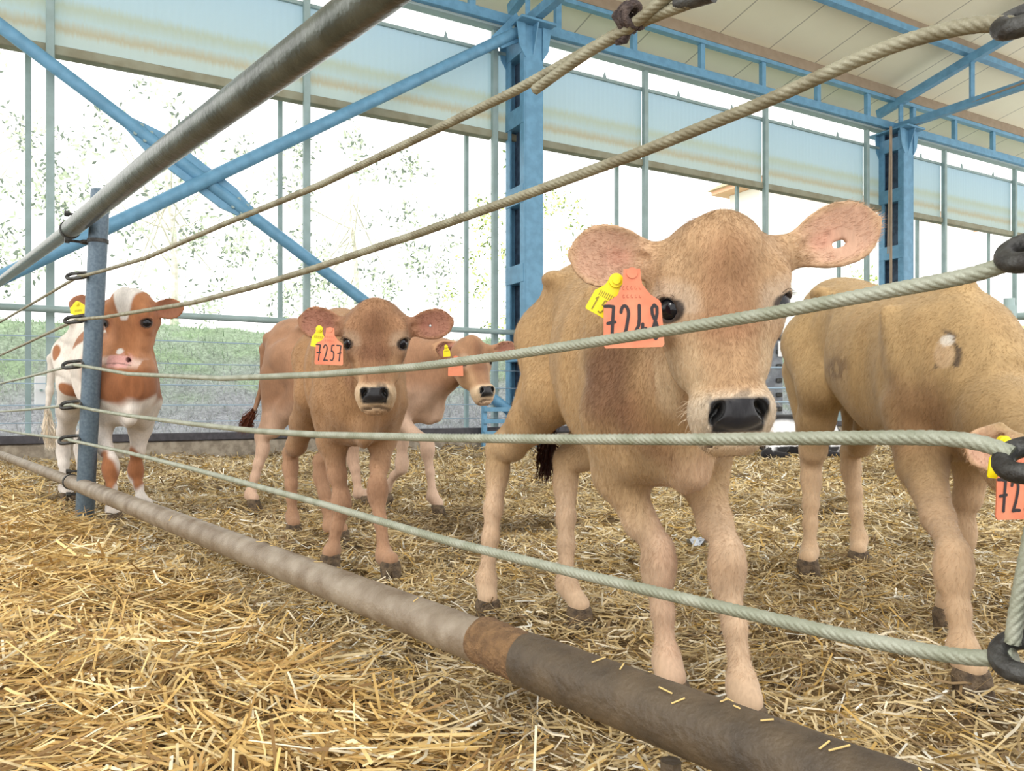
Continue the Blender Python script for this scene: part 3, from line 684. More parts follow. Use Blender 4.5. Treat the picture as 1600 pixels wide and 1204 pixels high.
# ------------------------------------------------------------------ calves: implicit surface -> one continuous skin mesh
class Field:
    def __init__(s, lo, hi, h):
        s.lo = np.asarray(lo, float); s.h = h; s.n = np.ceil((np.asarray(hi)-s.lo)/h).astype(int)+1
        s.f = np.full(tuple(s.n), .05, np.float32)
        s.ax = [(s.lo[i]+np.arange(s.n[i])*h).astype(np.float32) for i in range(3)]
    def win(s, lo, hi):
        a = np.clip(np.floor((np.asarray(lo)-s.lo)/s.h).astype(int), 0, s.n-1); b = np.clip(np.ceil((np.asarray(hi)-s.lo)/s.h).astype(int)+1, a+1, s.n)
        sl = tuple(slice(a[i], b[i]) for i in range(3))
        X = s.ax[0][sl[0]][:, None, None]; Y = s.ax[1][sl[1]][None, :, None]; Z = s.ax[2][sl[2]][None, None, :]
        return sl, X, Y, Z
    def comb(s, sl, d, k, sub=False):
        f = s.f[sl]
        if sub:
            d = -d; h = np.clip(.5-.5*(d-f)/k, 0, 1); s.f[sl] = d*(1-h)+f*h+k*h*(1-h)
        else:
            h = np.clip(.5+.5*(f-d)/k, 0, 1); s.f[sl] = f*(1-h)+d*h-k*h*(1-h)
    def cone(s, a, b, ra, rb, k=.02, sub=False):
        a = np.asarray(a, float); b = np.asarray(b, float); R_ = max(ra, rb)+k+.02
        sl, X, Y, Z = s.win(np.minimum(a, b)-R_, np.maximum(a, b)+R_)
        d = b-a; L2 = max(float(d@d), 1e-9)
        t = np.clip(((X-a[0])*d[0]+(Y-a[1])*d[1]+(Z-a[2])*d[2])/L2, 0, 1)
        q = np.sqrt((X-a[0]-t*d[0])**2+(Y-a[1]-t*d[1])**2+(Z-a[2]-t*d[2])**2)-(ra+t*(rb-ra))
        s.comb(sl, q.astype(np.float32), k, sub)
    def chain(s, pts, rad, k=.02):
        for i in range(len(pts)-1): s.cone(pts[i], pts[i+1], rad[i], rad[i+1], k)
    def ell(s, c, r, R=None, k=.02, sub=False):
        c = np.asarray(c, float); r = np.asarray(r, float); R = np.eye(3) if R is None else R; m = r.max()+k+.02
        sl, X, Y, Z = s.win(c-m, c+m); X = X-c[0]; Y = Y-c[1]; Z = Z-c[2]
        p = [X*R[i][0]+Y*R[i][1]+Z*R[i][2] for i in range(3)]
        k0 = np.sqrt(sum((p[i]/r[i])**2 for i in range(3)))+1e-6; k1 = np.sqrt(sum((p[i]/r[i]**2)**2 for i in range(3)))+1e-6
        s.comb(sl, (k0*(k0-1)/k1).astype(np.float32), k, sub)
    def loft(s, O, R, st, k=.03, n=2.3):
        "st rows: a, half width, c_top, c_bottom ; R rows: axes a, b, c"
        st = np.asarray(st, float); a = np.linspace(st[0, 0], st[-1, 0], 120)
        def cub(col):
            x = st[:, 0]; y = st[:, col]; mth = np.gradient(y, x); i = np.clip(np.searchsorted(x, a)-1, 0, len(x)-2); hh = x[i+1]-x[i]; t = (a-x[i])/hh
            return (2*t**3-3*t**2+1)*y[i]+(t**3-2*t**2+t)*hh*mth[i]+(-2*t**3+3*t**2)*y[i+1]+(t**3-t**2)*hh*mth[i+1]
        w, ct, cb = np.maximum(cub(1), .004), cub(2), cub(3)
        cor = [O+R[0]*aa+R[1]*b+R[2]*c for aa in (st[0, 0], st[-1, 0]) for b in (-w.max(), w.max()) for c in (cb.min(), ct.max())]
        sl, X, Y, Z = s.win(np.min(cor, 0)-k-.02, np.max(cor, 0)+k+.02)
        X = X-O[0]; Y = Y-O[1]; Z = Z-O[2]
        A, B, C = [X*R[i][0]+Y*R[i][1]+Z*R[i][2] for i in range(3)]
        sh = A.shape; Af = np.clip(A, st[0, 0], st[-1, 0])
        wi = np.interp(Af.ravel(), a, w).reshape(sh); t_ = np.interp(Af.ravel(), a, ct).reshape(sh); b_ = np.interp(Af.ravel(), a, cb).reshape(sh)
        hh = np.maximum((t_-b_)/2, .004); cm = (t_+b_)/2; C = C-cm
        k0 = (np.abs(B/wi)**n+np.abs(C/hh)**n)**(1/n)+1e-5; r_ = np.sqrt(B*B+C*C)+1e-6
        d = r_*(1-1/k0); over = np.abs(A-Af)
        d = np.where(over > 0, np.sqrt(np.maximum(d, 0)**2+over**2), np.where(k0 < .02, -np.minimum(wi, hh), d))
        s.comb(sl, d.astype(np.float32), k)
    def ear(s, O, R, L, Wd, th=.0036, cup=.016, k=.012):
        "R rows: along the ear, across, opening normal"
        cor = [O+R[0]*a+R[1]*b+R[2]*c for a in (0, L) for b in (-Wd, Wd) for c in (-.02, .04)]
        sl, X, Y, Z = s.win(np.min(cor, 0)-.02, np.max(cor, 0)+.02); X = X-O[0]; Y = Y-O[1]; Z = Z-O[2]
        A, B, C = [X*R[i][0]+Y*R[i][1]+Z*R[i][2] for i in range(3)]
        x = np.clip(A/L, 0, 1); w = ear_w(x)*Wd+1e-4; n0 = cup*((B/Wd)**2)*(1.2-.9*x)+ (.010*np.sin(x*PI))*-1
        q1 = np.maximum(np.abs(B)-w, np.abs(A-L/2)-L/2)*.75; q2 = np.abs(C-n0)-(th*(1.5-x*.7))
        d = np.sqrt(np.maximum(q1, 0)**2+np.maximum(q2, 0)**2)+np.minimum(np.maximum(q1, q2), 0)-.0016
        s.comb(sl, d.astype(np.float32), k)
    def nets(s):
        f = s.f; S = f < 0; nx, ny, nz = f.shape
        cnt = np.zeros((nx-1, ny-1, nz-1), np.int8)
        offs = [(i, j, k) for i in (0, 1) for j in (0, 1) for k in (0, 1)]
        for i, j, k in offs: cnt += S[i:nx-1+i, j:ny-1+j, k:nz-1+k]
        act = (cnt > 0) & (cnt < 8); ids = np.full(act.shape, -1, np.int32); ijk = np.argwhere(act); ids[act] = np.arange(len(ijk))
        acc = np.zeros((len(ijk), 3)); num = np.zeros(len(ijk))
        for c0 in offs:
            for ax in range(3):
                if c0[ax] == 1: continue
                c1 = list(c0); c1[ax] = 1
                v0 = f[tuple((ijk+c0).T)]; v1 = f[tuple((ijk+c1).T)]; m = (v0 < 0) != (v1 < 0)
                t = v0[m]/(v0[m]-v1[m]); p = np.tile(np.array(c0, float), (m.sum(), 1)); p[:, ax] = t
                acc[m] += p; num[m] += 1
        V = s.lo+s.h*(ijk+acc/num[:, None]); Q = []
        for ax in range(3):
            a0 = [slice(1, -1)]*3; a1 = [slice(1, -1)]*3; a0[ax] = slice(0, -1); a1[ax] = slice(1, None)
            A, B = S[tuple(a0)], S[tuple(a1)]; e = np.argwhere(A != B); sg = A[A != B]
            o = np.array([0 if i == ax else 1 for i in range(3)]); e = e+o
            u, v = [i for i in range(3) if i != ax]; du = np.eye(3, dtype=int)[u]; dv = np.eye(3, dtype=int)[v]
            g = lambda q: ids[tuple(q.T)]
            q = np.stack([g(e-du-dv), g(e-dv), g(e), g(e-du)], 1)
            flip = sg if ax != 1 else ~sg
            q[~flip] = q[~flip][:, ::-1]; Q.append(q)
        Q = np.concatenate(Q); Q = Q[(Q >= 0).all(1)]
        return V, Q
def ear_w(x):
    xs = np.array([0, .08, .2, .35, .5, .65, .78, .88, .95, 1.0]); ys = np.array([.42, .46, .64, .86, .98, 1.0, .90, .68, .42, .10])
    return np.interp(np.asarray(x, float).ravel(), xs, ys).reshape(np.shape(x))
def normals(V, Q):
    n = np.cross(V[Q[:, 2]]-V[Q[:, 0]], V[Q[:, 3]]-V[Q[:, 1]]); N = np.zeros_like(V)
    for i in range(4): np.add.at(N, Q[:, i], n)
    return N/np.maximum(np.linalg.norm(N, axis=1), 1e-12)[:, None]

def frame(yaw=0.0, pitch=0.0, roll=0.0):
    "head axes: a down the face, b lateral (picture left), c out of the forehead; yaw>0 turns the face to picture right, pitch>0 pushes the nose forward"
    y, p, r = map(math.radians, (yaw, pitch, roll))
    a = np.array((0, -math.sin(p), -math.cos(p))); c = np.array((0, -math.cos(p), math.sin(p))); b = np.array((-1.0, 0, 0))
    Rr = np.array([[math.cos(r), 0, math.sin(r)], [0, 1, 0], [-math.sin(r), 0, math.cos(r)]])
    Ry = np.array([[math.cos(y), -math.sin(y), 0], [math.sin(y), math.cos(y), 0], [0, 0, 1]])
    return np.array([Ry@Rr@v for v in (a, b, c)])

HEAD = [(-.012, .028, -.040, -.075), (.0, .050, -.020, -.095), (.018, .064, -.004, -.115), (.045, .084, .004, -.135), (.075, .096, .002, -.150), (.100, .098, -.001, -.160),
        (.125, .089, -.003, -.163), (.150, .071, -.005, -.158), (.18, .059, -.006, -.142), (.21, .0545, -.007, -.122), (.24, .0505, -.008, -.106), (.262, .054, -.009, -.098),
        (.285, .056, -.014, -.092), (.304, .051, -.024, -.086), (.320, .042, -.036, -.078), (.331, .026, -.048, -.068)]
TORSO = [(-.13, .05, .80, .68), (-.10, .085, .85, .62), (-.04, .125, .885, .55), (.06, .138, .888, .55), (.14, .142, .872, .525), (.25, .160, .855, .475), (.36, .168, .850, .425),
         (.46, .155, .852, .42), (.55, .132, .858, .41), (.63, .112, .835, .43), (.69, .085, .78, .47), (.73, .05, .72, .53)]
# hoof prototype
hf = Field((-.05, -.06, -.01), (.05, .06, .09), .0026)
for s_ in (-1, 1):
    hf.loft(np.array((s_*.014, 0, 0)), np.array([(0, 0, 1), (1, 0, 0), (0, 1, 0)], float), [(.001, .0135, .034, -.022), (.02, .0135, .026, -.022), (.045, .013, .015, -.020), (.056, .009, .008, -.014)], .004, 2.6)
hf.ell((0, -.008, .050), (.027, .025, .020), k=.012)
hV, hQ = hf.nets(); hoof_me = mesh_np('hoof', hV, hQ); hoof_me.materials.append(M['hoof'])

skin_mats = {}
def skin_mat():
    m, n, l, b = new_mat('calf_skin')
    a = n.new('ShaderNodeAttribute'); a.attribute_name = 'Col'; g = n.new('ShaderNodeAttribute'); g.attribute_name = 'wet'
    tc = n.new('ShaderNodeTexCoord'); mp = n.new('ShaderNodeMapping'); mp.inputs['Scale'].default_value = (1, 1, .28); l.new(tc.outputs['Object'], mp.inputs['Vector'])
    t = n.new('ShaderNodeTexNoise'); t.inputs['Scale'].default_value = 170; t.inputs['Detail'].default_value = 4; l.new(mp.outputs[0], t.inputs['Vector'])
    t3 = n.new('ShaderNodeTexNoise'); t3.inputs['Scale'].default_value = 22; t3.inputs['Detail'].default_value = 5; l.new(mp.outputs[0], t3.inputs['Vector'])
    ad = n.new('ShaderNodeMath'); ad.operation = 'ADD'; l.new(t.outputs['Fac'], ad.inputs[0]); l.new(t3.outputs['Fac'], ad.inputs[1])
    r = n.new('ShaderNodeMapRange'); r.inputs['From Min'].default_value = .7; r.inputs['From Max'].default_value = 1.3; r.inputs['To Min'].default_value = .80; r.inputs['To Max'].default_value = 1.05
    l.new(ad.outputs[0], r.inputs['Value'])
    x = n.new('ShaderNodeVectorMath'); x.operation = 'SCALE'; l.new(a.outputs['Color'], x.inputs[0]); l.new(r.outputs[0], x.inputs['Scale']); l.new(x.outputs[0], b.inputs['Base Color'])
    rr = n.new('ShaderNodeMapRange'); rr.inputs['To Min'].default_value = .82; rr.inputs['To Max'].default_value = .24; l.new(g.outputs['Fac'], rr.inputs['Value']); l.new(rr.outputs[0], b.inputs['Roughness'])
    b.inputs['Specular IOR Level'].default_value = .3; b.inputs['Sheen Weight'].default_value = .15; b.inputs['Sheen Roughness'].default_value = .5
    bp = n.new('ShaderNodeBump'); bp.inputs['Distance'].default_value = .003; l.new(t.outputs['Fac'], bp.inputs['Height'])
    inv = n.new('ShaderNodeMapRange'); inv.inputs['To Min'].default_value = .32; inv.inputs['To Max'].default_value = .12; l.new(g.outputs['Fac'], inv.inputs['Value']); l.new(inv.outputs[0], bp.inputs['Strength'])
    l.new(bp.outputs[0], b.inputs['Normal'])
    return m
M['skin'] = skin_mat(); M['hairpale'] = mat('pale_whisker', (214, 196, 170), .5)
M['hair'] = attr_mat('short_coat_hair', .6, spec=.25, trans=.25)

def strokes(mb, segs, O, ex, ey, en, w, sz, lift):
    for pts in segs:
        p = np.array([O+ex*q[0]*sz[0]+ey*q[1]*sz[1]+en*lift for q in pts])
        for i in range(len(p)-1):
            tg = nrm(p[i+1]-p[i]); nn = nrm(np.cross(tg, en)); a_, b_ = p[i], p[i+1]; h_ = w/2; z = en*(.0003+.00002*i)
            mb.add([a_-tg*h_*.8-nn*h_*.6+z, a_-nn*h_+z, b_-nn*h_+z, b_+tg*h_*.8-nn*h_*.6+z, b_+tg*h_*.8+nn*h_*.6+z, b_+nn*h_+z, a_+nn*h_+z, a_-tg*h_*.8+nn*h_*.6+z], [(0, 1, 2, 3, 4, 5, 6, 7)])
def arc(cx, cy, rx, ry, a0, a1, n=10): return [(cx+rx*math.cos(math.radians(a0+(a1-a0)*k/(n-1))), cy+ry*math.sin(math.radians(a0+(a1-a0)*k/(n-1)))) for k in range(n)]
DIG = {'7': [[(.0, 1), (.35, 1), (.72, .98), (.62, .6), (.5, 0)], [(.2, .48), (.8, .52)]],
       '2': [arc(.42, .76, .30, .24, 170, -20)+[(.5, .3), (.22, .0)]+[(.5, .03), (.85, .02)]],
       '4': [[(.42, 1), (.40, .6), (.34, .40), (.08, .22), (.45, .24), (.92, .30)], [(.66, .44), (.60, .05)]],
       '8': [[(.5, .52), (.28, .72), (.25, .9), (.45, 1.0), (.66, .92), (.66, .74), (.5, .52), (.3, .28), (.25, .08), (.5, -.02), (.75, .1), (.72, .28), (.5, .52)]],
       '5': [[(.72, 1), (.35, .98), (.3, .6), (.5, .62), (.7, .5), (.72, .22), (.5, .02), (.2, .05)]],
       '0': [arc(.48, .5, .3, .5, 90, 450, 16)], '1': [[(.3, .8), (.5, 1), (.5, 0)]], '3': [arc(.42, .75, .28, .25, 150, -80)+arc(.42, .25, .3, .25, 80, -150)]}

def ear_tags(root, top, ex, ey, en, s, txt, ytop=None, ytilt=-26, ytxt='', yel_only=False, yshape=None):
    "orange hanging tag (top = its pin) with a yellow round-headed tag behind it; ex right, ey up, en towards the viewer"
    if not yel_only:
        o = [(-.012, .0), (.012, .0), (.014, -.022), (.026, -.038), (.038, -.046), (.041, -.051), (.044, -.110), (.041, -.114), (-.041, -.114), (-.044, -.110), (-.042, -.051), (-.036, -.046), (-.022, -.038), (-.014, -.022)]
        pts = [top+(ex*a+ey*b)*s for a, b in o]
        mb = MB(); mb.prism(pts, .002*s, en); t = mb.build('orange_tag', M['orange'], root); t['label'] = 'orange hanging ear tag with a handwritten number'
        mb = MB(); mb.tube([top-ey*.006*s-en*.004*s, top-ey*.006*s+en*.003*s], .008*s, 18); mb.build('tag_pin', M['orange'], t, smooth=True)
        mb = MB(); w_ = .0205*s
        for i, ch in enumerate(txt):
            O = top+ex*(-.041+.0212*i)*s+ey*(-.101)*s
            strokes(mb, DIG[ch], O, ex, ey, en, .0046*s if s > .9 else .0036*s, (w_*.88, .048*s), .0014*s)
        mb.build('written_number', M['ink'], t)
        mb = MB(); 
        for r_ in range(2):
            for i in range(5):
                strokes(mb, [arc(.5, .5, .35, .5, 40+i*30, 330, 6)], top+ex*(-.015+.006*i)*s+ey*(-.030-.012*r_)*s, ex, ey, en, .0007*s, (.004*s, .005*s), .0013*s)
        mb.build('faded_marks', M['faint_ink'], t)
    yt = top+(-ex*.020+ey*.004)*s if ytop is None else ytop
    a = math.radians(ytilt); yx = ex*math.cos(a)+ey*math.sin(a)*-1*-1; yy = -ex*math.sin(a)+ey*math.cos(a)
    yx = ex*math.cos(a)+ey*math.sin(a)
    o = yshape or [(-.009, .0), (.009, .0), (.012, -.014), (.017, -.022), (.020, -.028), (.020, -.056), (.018, -.058), (-.018, -.058), (-.020, -.056), (-.020, -.028), (-.016, -.022), (-.011, -.014)]
    bk = -en*.003*s if not yel_only else en*0
    mb = MB(); mb.prism([yt+(yx*p[0]+yy*p[1])*s+bk for p in o], .002*s, en); y = mb.build('yellow_tag', M['yellow'], root); y['label'] = 'yellow plastic ear tag'
    mb = MB(); c = yt+yy*(-.001*s)
    mb.tube([c-en*.006*s, c+en*.002*s, c+en*.0025*s, c+en*.0055*s, c+en*.006*s], np.array([.0105, .0105, .0062, .0062, .003])*s, 22); mb.build('button', M['yellow'], y, smooth=True, autos=30)
    mb = MB()
    for i, ch in enumerate(ytxt): strokes(mb, DIG[ch], yt+(yx*(-.016+.013*i)-yy*.054)*s+bk, yx, yy, en, .0020*s, (.011*s, .020*s), .0013*s)
    for i in range(9): strokes(mb, [[(0, 0), (0, 1)]], yt+(yx*(-.012+.003*i)-yy*.031)*s+bk, yx, yy, en, .0010*s, (1, .008*s), .0013*s)
    mb.build('tag_print', M['yellow_ink'], y)

def make_calf(name, label, spec):
    h = spec['h']; S = spec.get('S', 1.0); LS = spec.get('LS', S); hd = nrm((*spec['heading'], 0)); lt = np.array((-hd[1], hd[0], 0)); up = np.array((0, 0, 1.0))
    hip = np.array((*spec['hip'], 0.0)); T = lambda u, b, z: hip+hd*u*LS+lt*b*S+up*z*S
    hs = spec['hs']; R = frame(*spec['face']); O = spec['poll']; HP = lambda a, b, c: O+(R[0]*a+R[1]*b+R[2]*c)*hs
    slope = spec.get('slope', 0.0); zs = lambda u: slope*(u*LS/S-.1)
    ex = [T(-.2, -.3, .0), T(-.2, .3, 1.05), T(.8, -.3, .0), T(.8, .3, 1.05), O+.16, O-.16, HP(.34, 0, .05), HP(.34, 0, -.1)]+[p for l_ in spec['legs'] for p in l_['p']]
    for e in spec.get('ears', []): ex.append(e[0]+nrm(e[1])*e[2]+.03); ex.append(e[0]+nrm(e[1])*e[2]-.03)
    ex = np.array(ex); lo = ex.min(0)-.03; hi = ex.max(0)+.03; lo[2] = max(lo[2], -.02)
    if 'clipx' in spec: hi[0] = min(hi[0], spec['clipx'])
    Fd = Field(lo, hi, h)
    TR = np.array([nrm(hd*LS/S), lt, up]); st = np.array(spec.get('torso', TORSO), float); st = st.copy(); st[:, 0] *= LS/S; st[:, 1] *= spec.get('wid', 1.0); st[:, 2:] += (st[:, 0:1]-.1)*slope*np.array([1.0, .25])
    Fd.loft(hip, TR, st*S, .03, 2.15)
    sg = spec.get('sag', 0)
    # hips, shoulders, tail head, spine
    for b in (-1, 1):
        Fd.ell(T(.10, b*.108, .845), (.032*S, .022*S, .016*S), TR, .05); Fd.ell(T(-.115, b*.055, .80), (.025*S, .025*S, .03*S), TR, .04)
        Fd.ell(T(.55, b*.075, .63+zs(.55)), (.10*S, .055*S, .17*S), TR, .05)
        Fd.ell(T(.64, b*.055, .57+zs(.64)*.3), (.06*S, .045*S, .07*S), TR, .05)
        Fd.ell(T(.00, b*.085, .66), (.12*S, .062*S, .17*S), TR, .05)
    Fd.ell(T(.66, 0, .50+zs(.66)*.3), (.06*S, .032*S, .085*S), TR, .035)
    Fd.ell(T(.52, 0, .855+zs(.52)), (.10*S, .03*S, .03*S), TR, .04)
    for b in (-1, 1):
        Fd.ell(T(.175, b*.150*spec.get('wid', 1), .70), (.045*S, .022*S, .085*S), TR, .04, sub=True)       # hollow of the flank
        Fd.ell(T(.44, b*.165*spec.get('wid', 1), .66+zs(.44)), (.022*S, .010*S, .12*S), TR, .05, sub=True) # behind the shoulder
        Fd.cone(T(.50, b*.128*spec.get('wid', 1), .80+zs(.5)), T(.60, b*.118*spec.get('wid', 1), .60+zs(.6)), .014*S, .020*S, .045)   # blade of the shoulder
        Fd.ell(T(-.03, b*.13, .80), (.05*S, .02*S, .035*S), TR, .04, sub=True)
    # legs
    for l_ in spec['legs']:
        b = l_['b']; k1, k2, k3 = l_['p']; sc = l_.get('r', S); k3 = np.array(k3)
        if l_['kind'] == 'F':
            sh = T(.55, b*.085, .58+zs(.55)); el = T(.50+l_.get('du', 0), b*.085, .455+zs(.50+l_.get('du', 0)))
            el = el*.8+(k1+up*.20*S)*.2
            Fd.chain([sh, el, el*.45+k1*.55, k1+up*.035*S], np.array([.070, .046, .0265, .0225])*sc, .024)
            Fd.ell(k1, (.0335*sc, .034*sc, .046*sc), None, .02)
            Fd.chain([k1-up*.035*S, k1*.5+k2*.5, k2+(k1-k2)*.12], np.array([.0235, .0172, .0185])*sc, .02)
            Fd.ell(k2, (.0245*sc, .027*sc, .030*sc), None, .02)
        else:
            hp = T(.02, b*.085, .70); stf = T(.12+l_.get('du', 0), b*.105, .57)
            mid = stf*.6+k1*.4-hd*.02*S; md2 = stf*.26+k1*.74-hd*.01*S
            Fd.chain([hp, stf, mid, md2, k1+up*.04*S], np.array([.10, .068, .050, .035, .029])*sc, .03)
            Fd.chain([T(-.06, b*.08, .62), k1*.60+T(-.04, b*.085, .60)*.40, k1+up*.055*S-hd*.02*S], np.array([.072, .034, .015])*sc, .025)
            Fd.ell(k1-hd*.006*S-up*.012*S, (.0285*sc, .033*sc, .062*sc), None, .03); Fd.ell(k1-hd*.028*S+up*.03*S, (.016*sc, .016*sc, .028*sc), None, .02)
            Fd.chain([k1-up*.02*S, k1*.6+k2*.4, k1*.35+k2*.65, k2+(k1-k2)*.12], np.array([.027, .0215, .0185, .0185])*sc, .02)
            Fd.ell(k2, (.0255*sc, .028*sc, .030*sc), None, .02)
        Fd.chain([k2, k3+up*.052*S], np.array([.0225, .025])*sc, .015)
        if k3[2] < .12: Fd.ell(k2-hd*.024*S-up*.012*S, (.008*S, .008*S, .010*S), None, .008)
    # neck
    nu = spec.get('neck_u', .56)
    nb1 = T(nu, 0, .76+zs(nu)+spec.get('ndz', 0)); nb2 = T(nu+.06, 0, .60+zs(nu+.06))
    nt1 = HP(.055, 0, -.085); nt2 = HP(.12, 0, -.135)
    m1 = nb1*.5+nt1*.5+np.asarray(spec.get('neck_mid', (0, 0, 0.0)))
    Fd.chain([nb1, m1, nt1], np.array([.098*S, .074*S, .062*hs])*spec.get('nr', .92), .04)
    m2 = nb2*.5+nt2*.5+np.asarray(spec.get('neck_mid', (0, 0, 0.0)))
    Fd.chain([nb2, m2, nt2], np.array([.090*S, .062*S, .048*hs])*spec.get('nr', .92), .04)
    dl = spec.get('dewlap', 1.0)
    Fd.chain([T(.70, 0, .49+zs(.70)*.3), T(.70, 0, .455+zs(.72)*.3), m2-up*.05*S], np.array([.026, .014, .018])*S*dl, .03)
    # head
    Fd.loft(O, R, np.array(HEAD)*hs, .02, 2.35)
    Fd.ell(HP(.035, 0, -.012), (.045*hs, .045*hs, .024*hs), R, .03)
    for b in (-1, 1):
        Fd.ell(HP(.086, b*.074, -.018), (.026*hs, .017*hs, .014*hs), R, .025)         # brow
        Fd.ell(HP(.128, b*.074, -.052), (.036*hs, .015*hs, .030*hs), R, .02)        # orbit
        Fd.ell(HP(.165, b*.050, -.085), (.06*hs, .022*hs, .05*hs), R, .03)           # cheek
        Fd.ell(HP(.268, b*.040, -.040), (.026*hs, .018*hs, .030*hs), R, .015)        # flews
        Fd.ell(HP(.262, b*.026, -.012), (.016*hs, .018*hs, .010*hs), R, .012)
    Fd.ell(HP(.304, 0, -.066), (.022*hs, .034*hs, .022*hs), R, .012)                 # lower lip and chin
    Fd.ell(HP(.276, 0, -.014), (.022*hs, .036*hs, .014*hs), R, .012)                 # nose pad
    for s_ in (-1, 1):                                                               # ear roots
        pass
    for e in spec.get('ears', []):
        Oe, d_, L, Wd, nv = e[:5]; a = nrm(d_); n_ = nrm(nv-a*np.dot(nv, a)); b_ = np.cross(n_, a); ER = np.array([a, b_, n_])
        Fd.chain([HP(.055, .045*e[5], -.07), Oe+a*.02*hs], np.array([.045, .021])*hs, .025)
        Fd.ear(Oe, ER, L, Wd, cup=e[6] if len(e) > 6 else .016)
        Fd.ell(Oe+a*.05*hs+n_*.012, (.035*hs, .011*hs, .012), ER, .012, sub=True)
        if len(e) > 7 and e[7]:
            hp_ = Oe+a*L*e[7][0]-b_*e[7][1]*(-1 if b_[2] < 0 else 1)
            for du_ in np.linspace(-1, 1, 5)*(e[7][3] if len(e[7]) > 3 else 0.0): Fd.cone(hp_+a*du_-n_*.03, hp_+a*du_+n_*.03, e[7][2], e[7][2], .002, sub=True)
    # eyes and nostrils cut in
    E = []
    for b in (-1, 1):
        c = HP(.123, b*.0730, -.034); dv = nrm(R[1]*b*.70+R[2]*.71-R[0]*.02); tg_ = nrm(np.cross(dv, R[0])); ra = nrm(np.cross(tg_, dv))
        Fd.ell(c-dv*.002*hs, (.0215*hs, .0215*hs, .021*hs), None, .010); Fd.ell(c-ra*.013*hs+dv*.008*hs, (.010*hs, .021*hs, .0145*hs), np.array([ra, tg_, dv]), .006); Fd.ell(c+dv*.018*hs+ra*.0032*hs, (.0158*hs, .0132*hs, .020*hs), np.array([nrm(ra+tg_*.30*b), nrm(tg_-ra*.30*b), dv]), .004, sub=True); E.append((c, dv))
        nn_ = HP(.272, b*.029, -.006)
        Fd.ell(nn_, (.0140*hs, .0078*hs, .016*hs), np.array([nrm(R[0]+R[1]*b*.55), nrm(R[1]*b-R[0]*.55), R[2]]), .004, sub=True)
        Fd.ell(HP(.283, b*.036, -.014), (.010*hs, .004*hs, .012*hs), np.array([nrm(R[0]-R[1]*b*.2), R[1], R[2]]), .004, sub=True)
    Fd.ell(HP(.313, 0, -.036), (.0022*hs, .045*hs, .034*hs), np.array([nrm(R[0]+R[2]*.45), R[1], nrm(R[2]-R[0]*.45)]), .003, sub=True)
    if 'tail' in spec: Fd.chain([T(-.11, 0, .83)]+list(spec['tail'][:-1]), np.linspace(.026, .010, len(spec['tail']))*S, .02)
    V, Q = Fd.nets(); N = normals(V, Q)
    # ---------- coat colours
    p = spec['pal']; base = lin(p['base']); C = np.tile(base, (len(V), 1))
    def put(mask, rgb, am=1.0):
        nonlocal C
        m_ = (np.clip(mask, 0, 1)*am)[:, None]; C = C*(1-m_)+lin(rgb)*m_
    n1 = sn(V, 9, 2); n2 = sn(V, 23, 5); n3 = sn(V, 60, 7); nl = sn(V*np.array((1, 1, .25)), 30, 3)
    L_ = (V-O)@R.T/hs; a_, b_, c_ = L_[:, 0], L_[:, 1], L_[:, 2]; ab = np.abs(b_)
    Tl = (V-hip); tu = Tl@hd/LS; tb = Tl@lt/S; tz = V[:, 2]/S
    head = sst(.19, .15, np.linalg.norm(L_-np.array((.15, 0, -.06)), axis=1))
    put(sst(.2, .8, n1*.6+nl*.5), p['dark'], .30)
    put(sst(.52, .44, tz+.02*n2)*(1-head), p['belly'], .6); put(sst(.42, .30, tz+.03*n1)*(1-head), p['leg'], .85)
    put(sst(.04, .0, np.abs(tz-.27))*sst(.3, .8, n1+.4)*(tu > .3)*(1-head), p['dark'], .35)
    if 'coat' in spec: spec['coat'](put, locals())
    # head colours
    hm = head
    put(hm, p['face'], .9)
    put(hm*sst(.055, .01, ab+.012*n2)*sst(.21, .16, a_)*sst(.02, .06, a_+.5*n2*.02)*(c_ > -.03), p['fore'], .55)
    put(hm*sst(.03, .008, np.abs(a_-.155))*sst(.06, .02, ab), p['fore'], .5)
    put(hm*sst(.016, .0, ab)*sst(.0, .03, a_)*sst(.12, .06, a_), p['dark'], .35)
    put(hm*(ab < .068)*sst(.185, .23, a_+.01*n2)*sst(.02, .05, ab), p['light'], .55); put(hm*(ab < .075)*sst(.15, .19, a_)*sst(.035, .052, ab+.004*n2), p['light'], .6)
    mz = p.get('mz', 0.0); hm = hm*(c_ > -.15); put(hm*(ab < .064)*sst(.235+mz, .262+mz, a_+.004*n2), p['muzzle'], .95)
    put(hm*sst(-.06, -.11, c_)*sst(.1, .2, a_), p['light'], .6)
    wet = np.zeros(len(V))
    for c, dv in E:
        d = np.linalg.norm(V-(c+dv*.004*hs), axis=1)/hs
        put(sst(.052, .030, d)*(a_ < .135), p['eye_ring'], .75); put(sst(.052, .026, d)*(a_ >= .135), p['eye_ring'], .35)
        put(sst(.0245, .0215, d+.001*n3), (40, 32, 30), .95); wet = np.maximum(wet, sst(.026, .021, d)*.7)
    pw = .0405-.25*np.clip(a_-.275, 0, 1)-.9*np.clip(.262-a_, 0, 1)
    pad = sst(.004, -.002, ab-pw+.0012*n3)*sst(.253, .258, a_+.002*n2)*sst(.304, .299, a_)*(c_ > -.040)
    if p.get('pad'):
        put(pad, p['pad']); wet = np.maximum(wet, pad)
        halo = sst(.016, .0, ab-pw)*sst(.236, .25, a_)*sst(.312, .296, a_)*(c_ > -.06)*(n3 > .35)*(1-pad); put(halo, p['pad'], .5)
    nos = np.zeros(len(V))
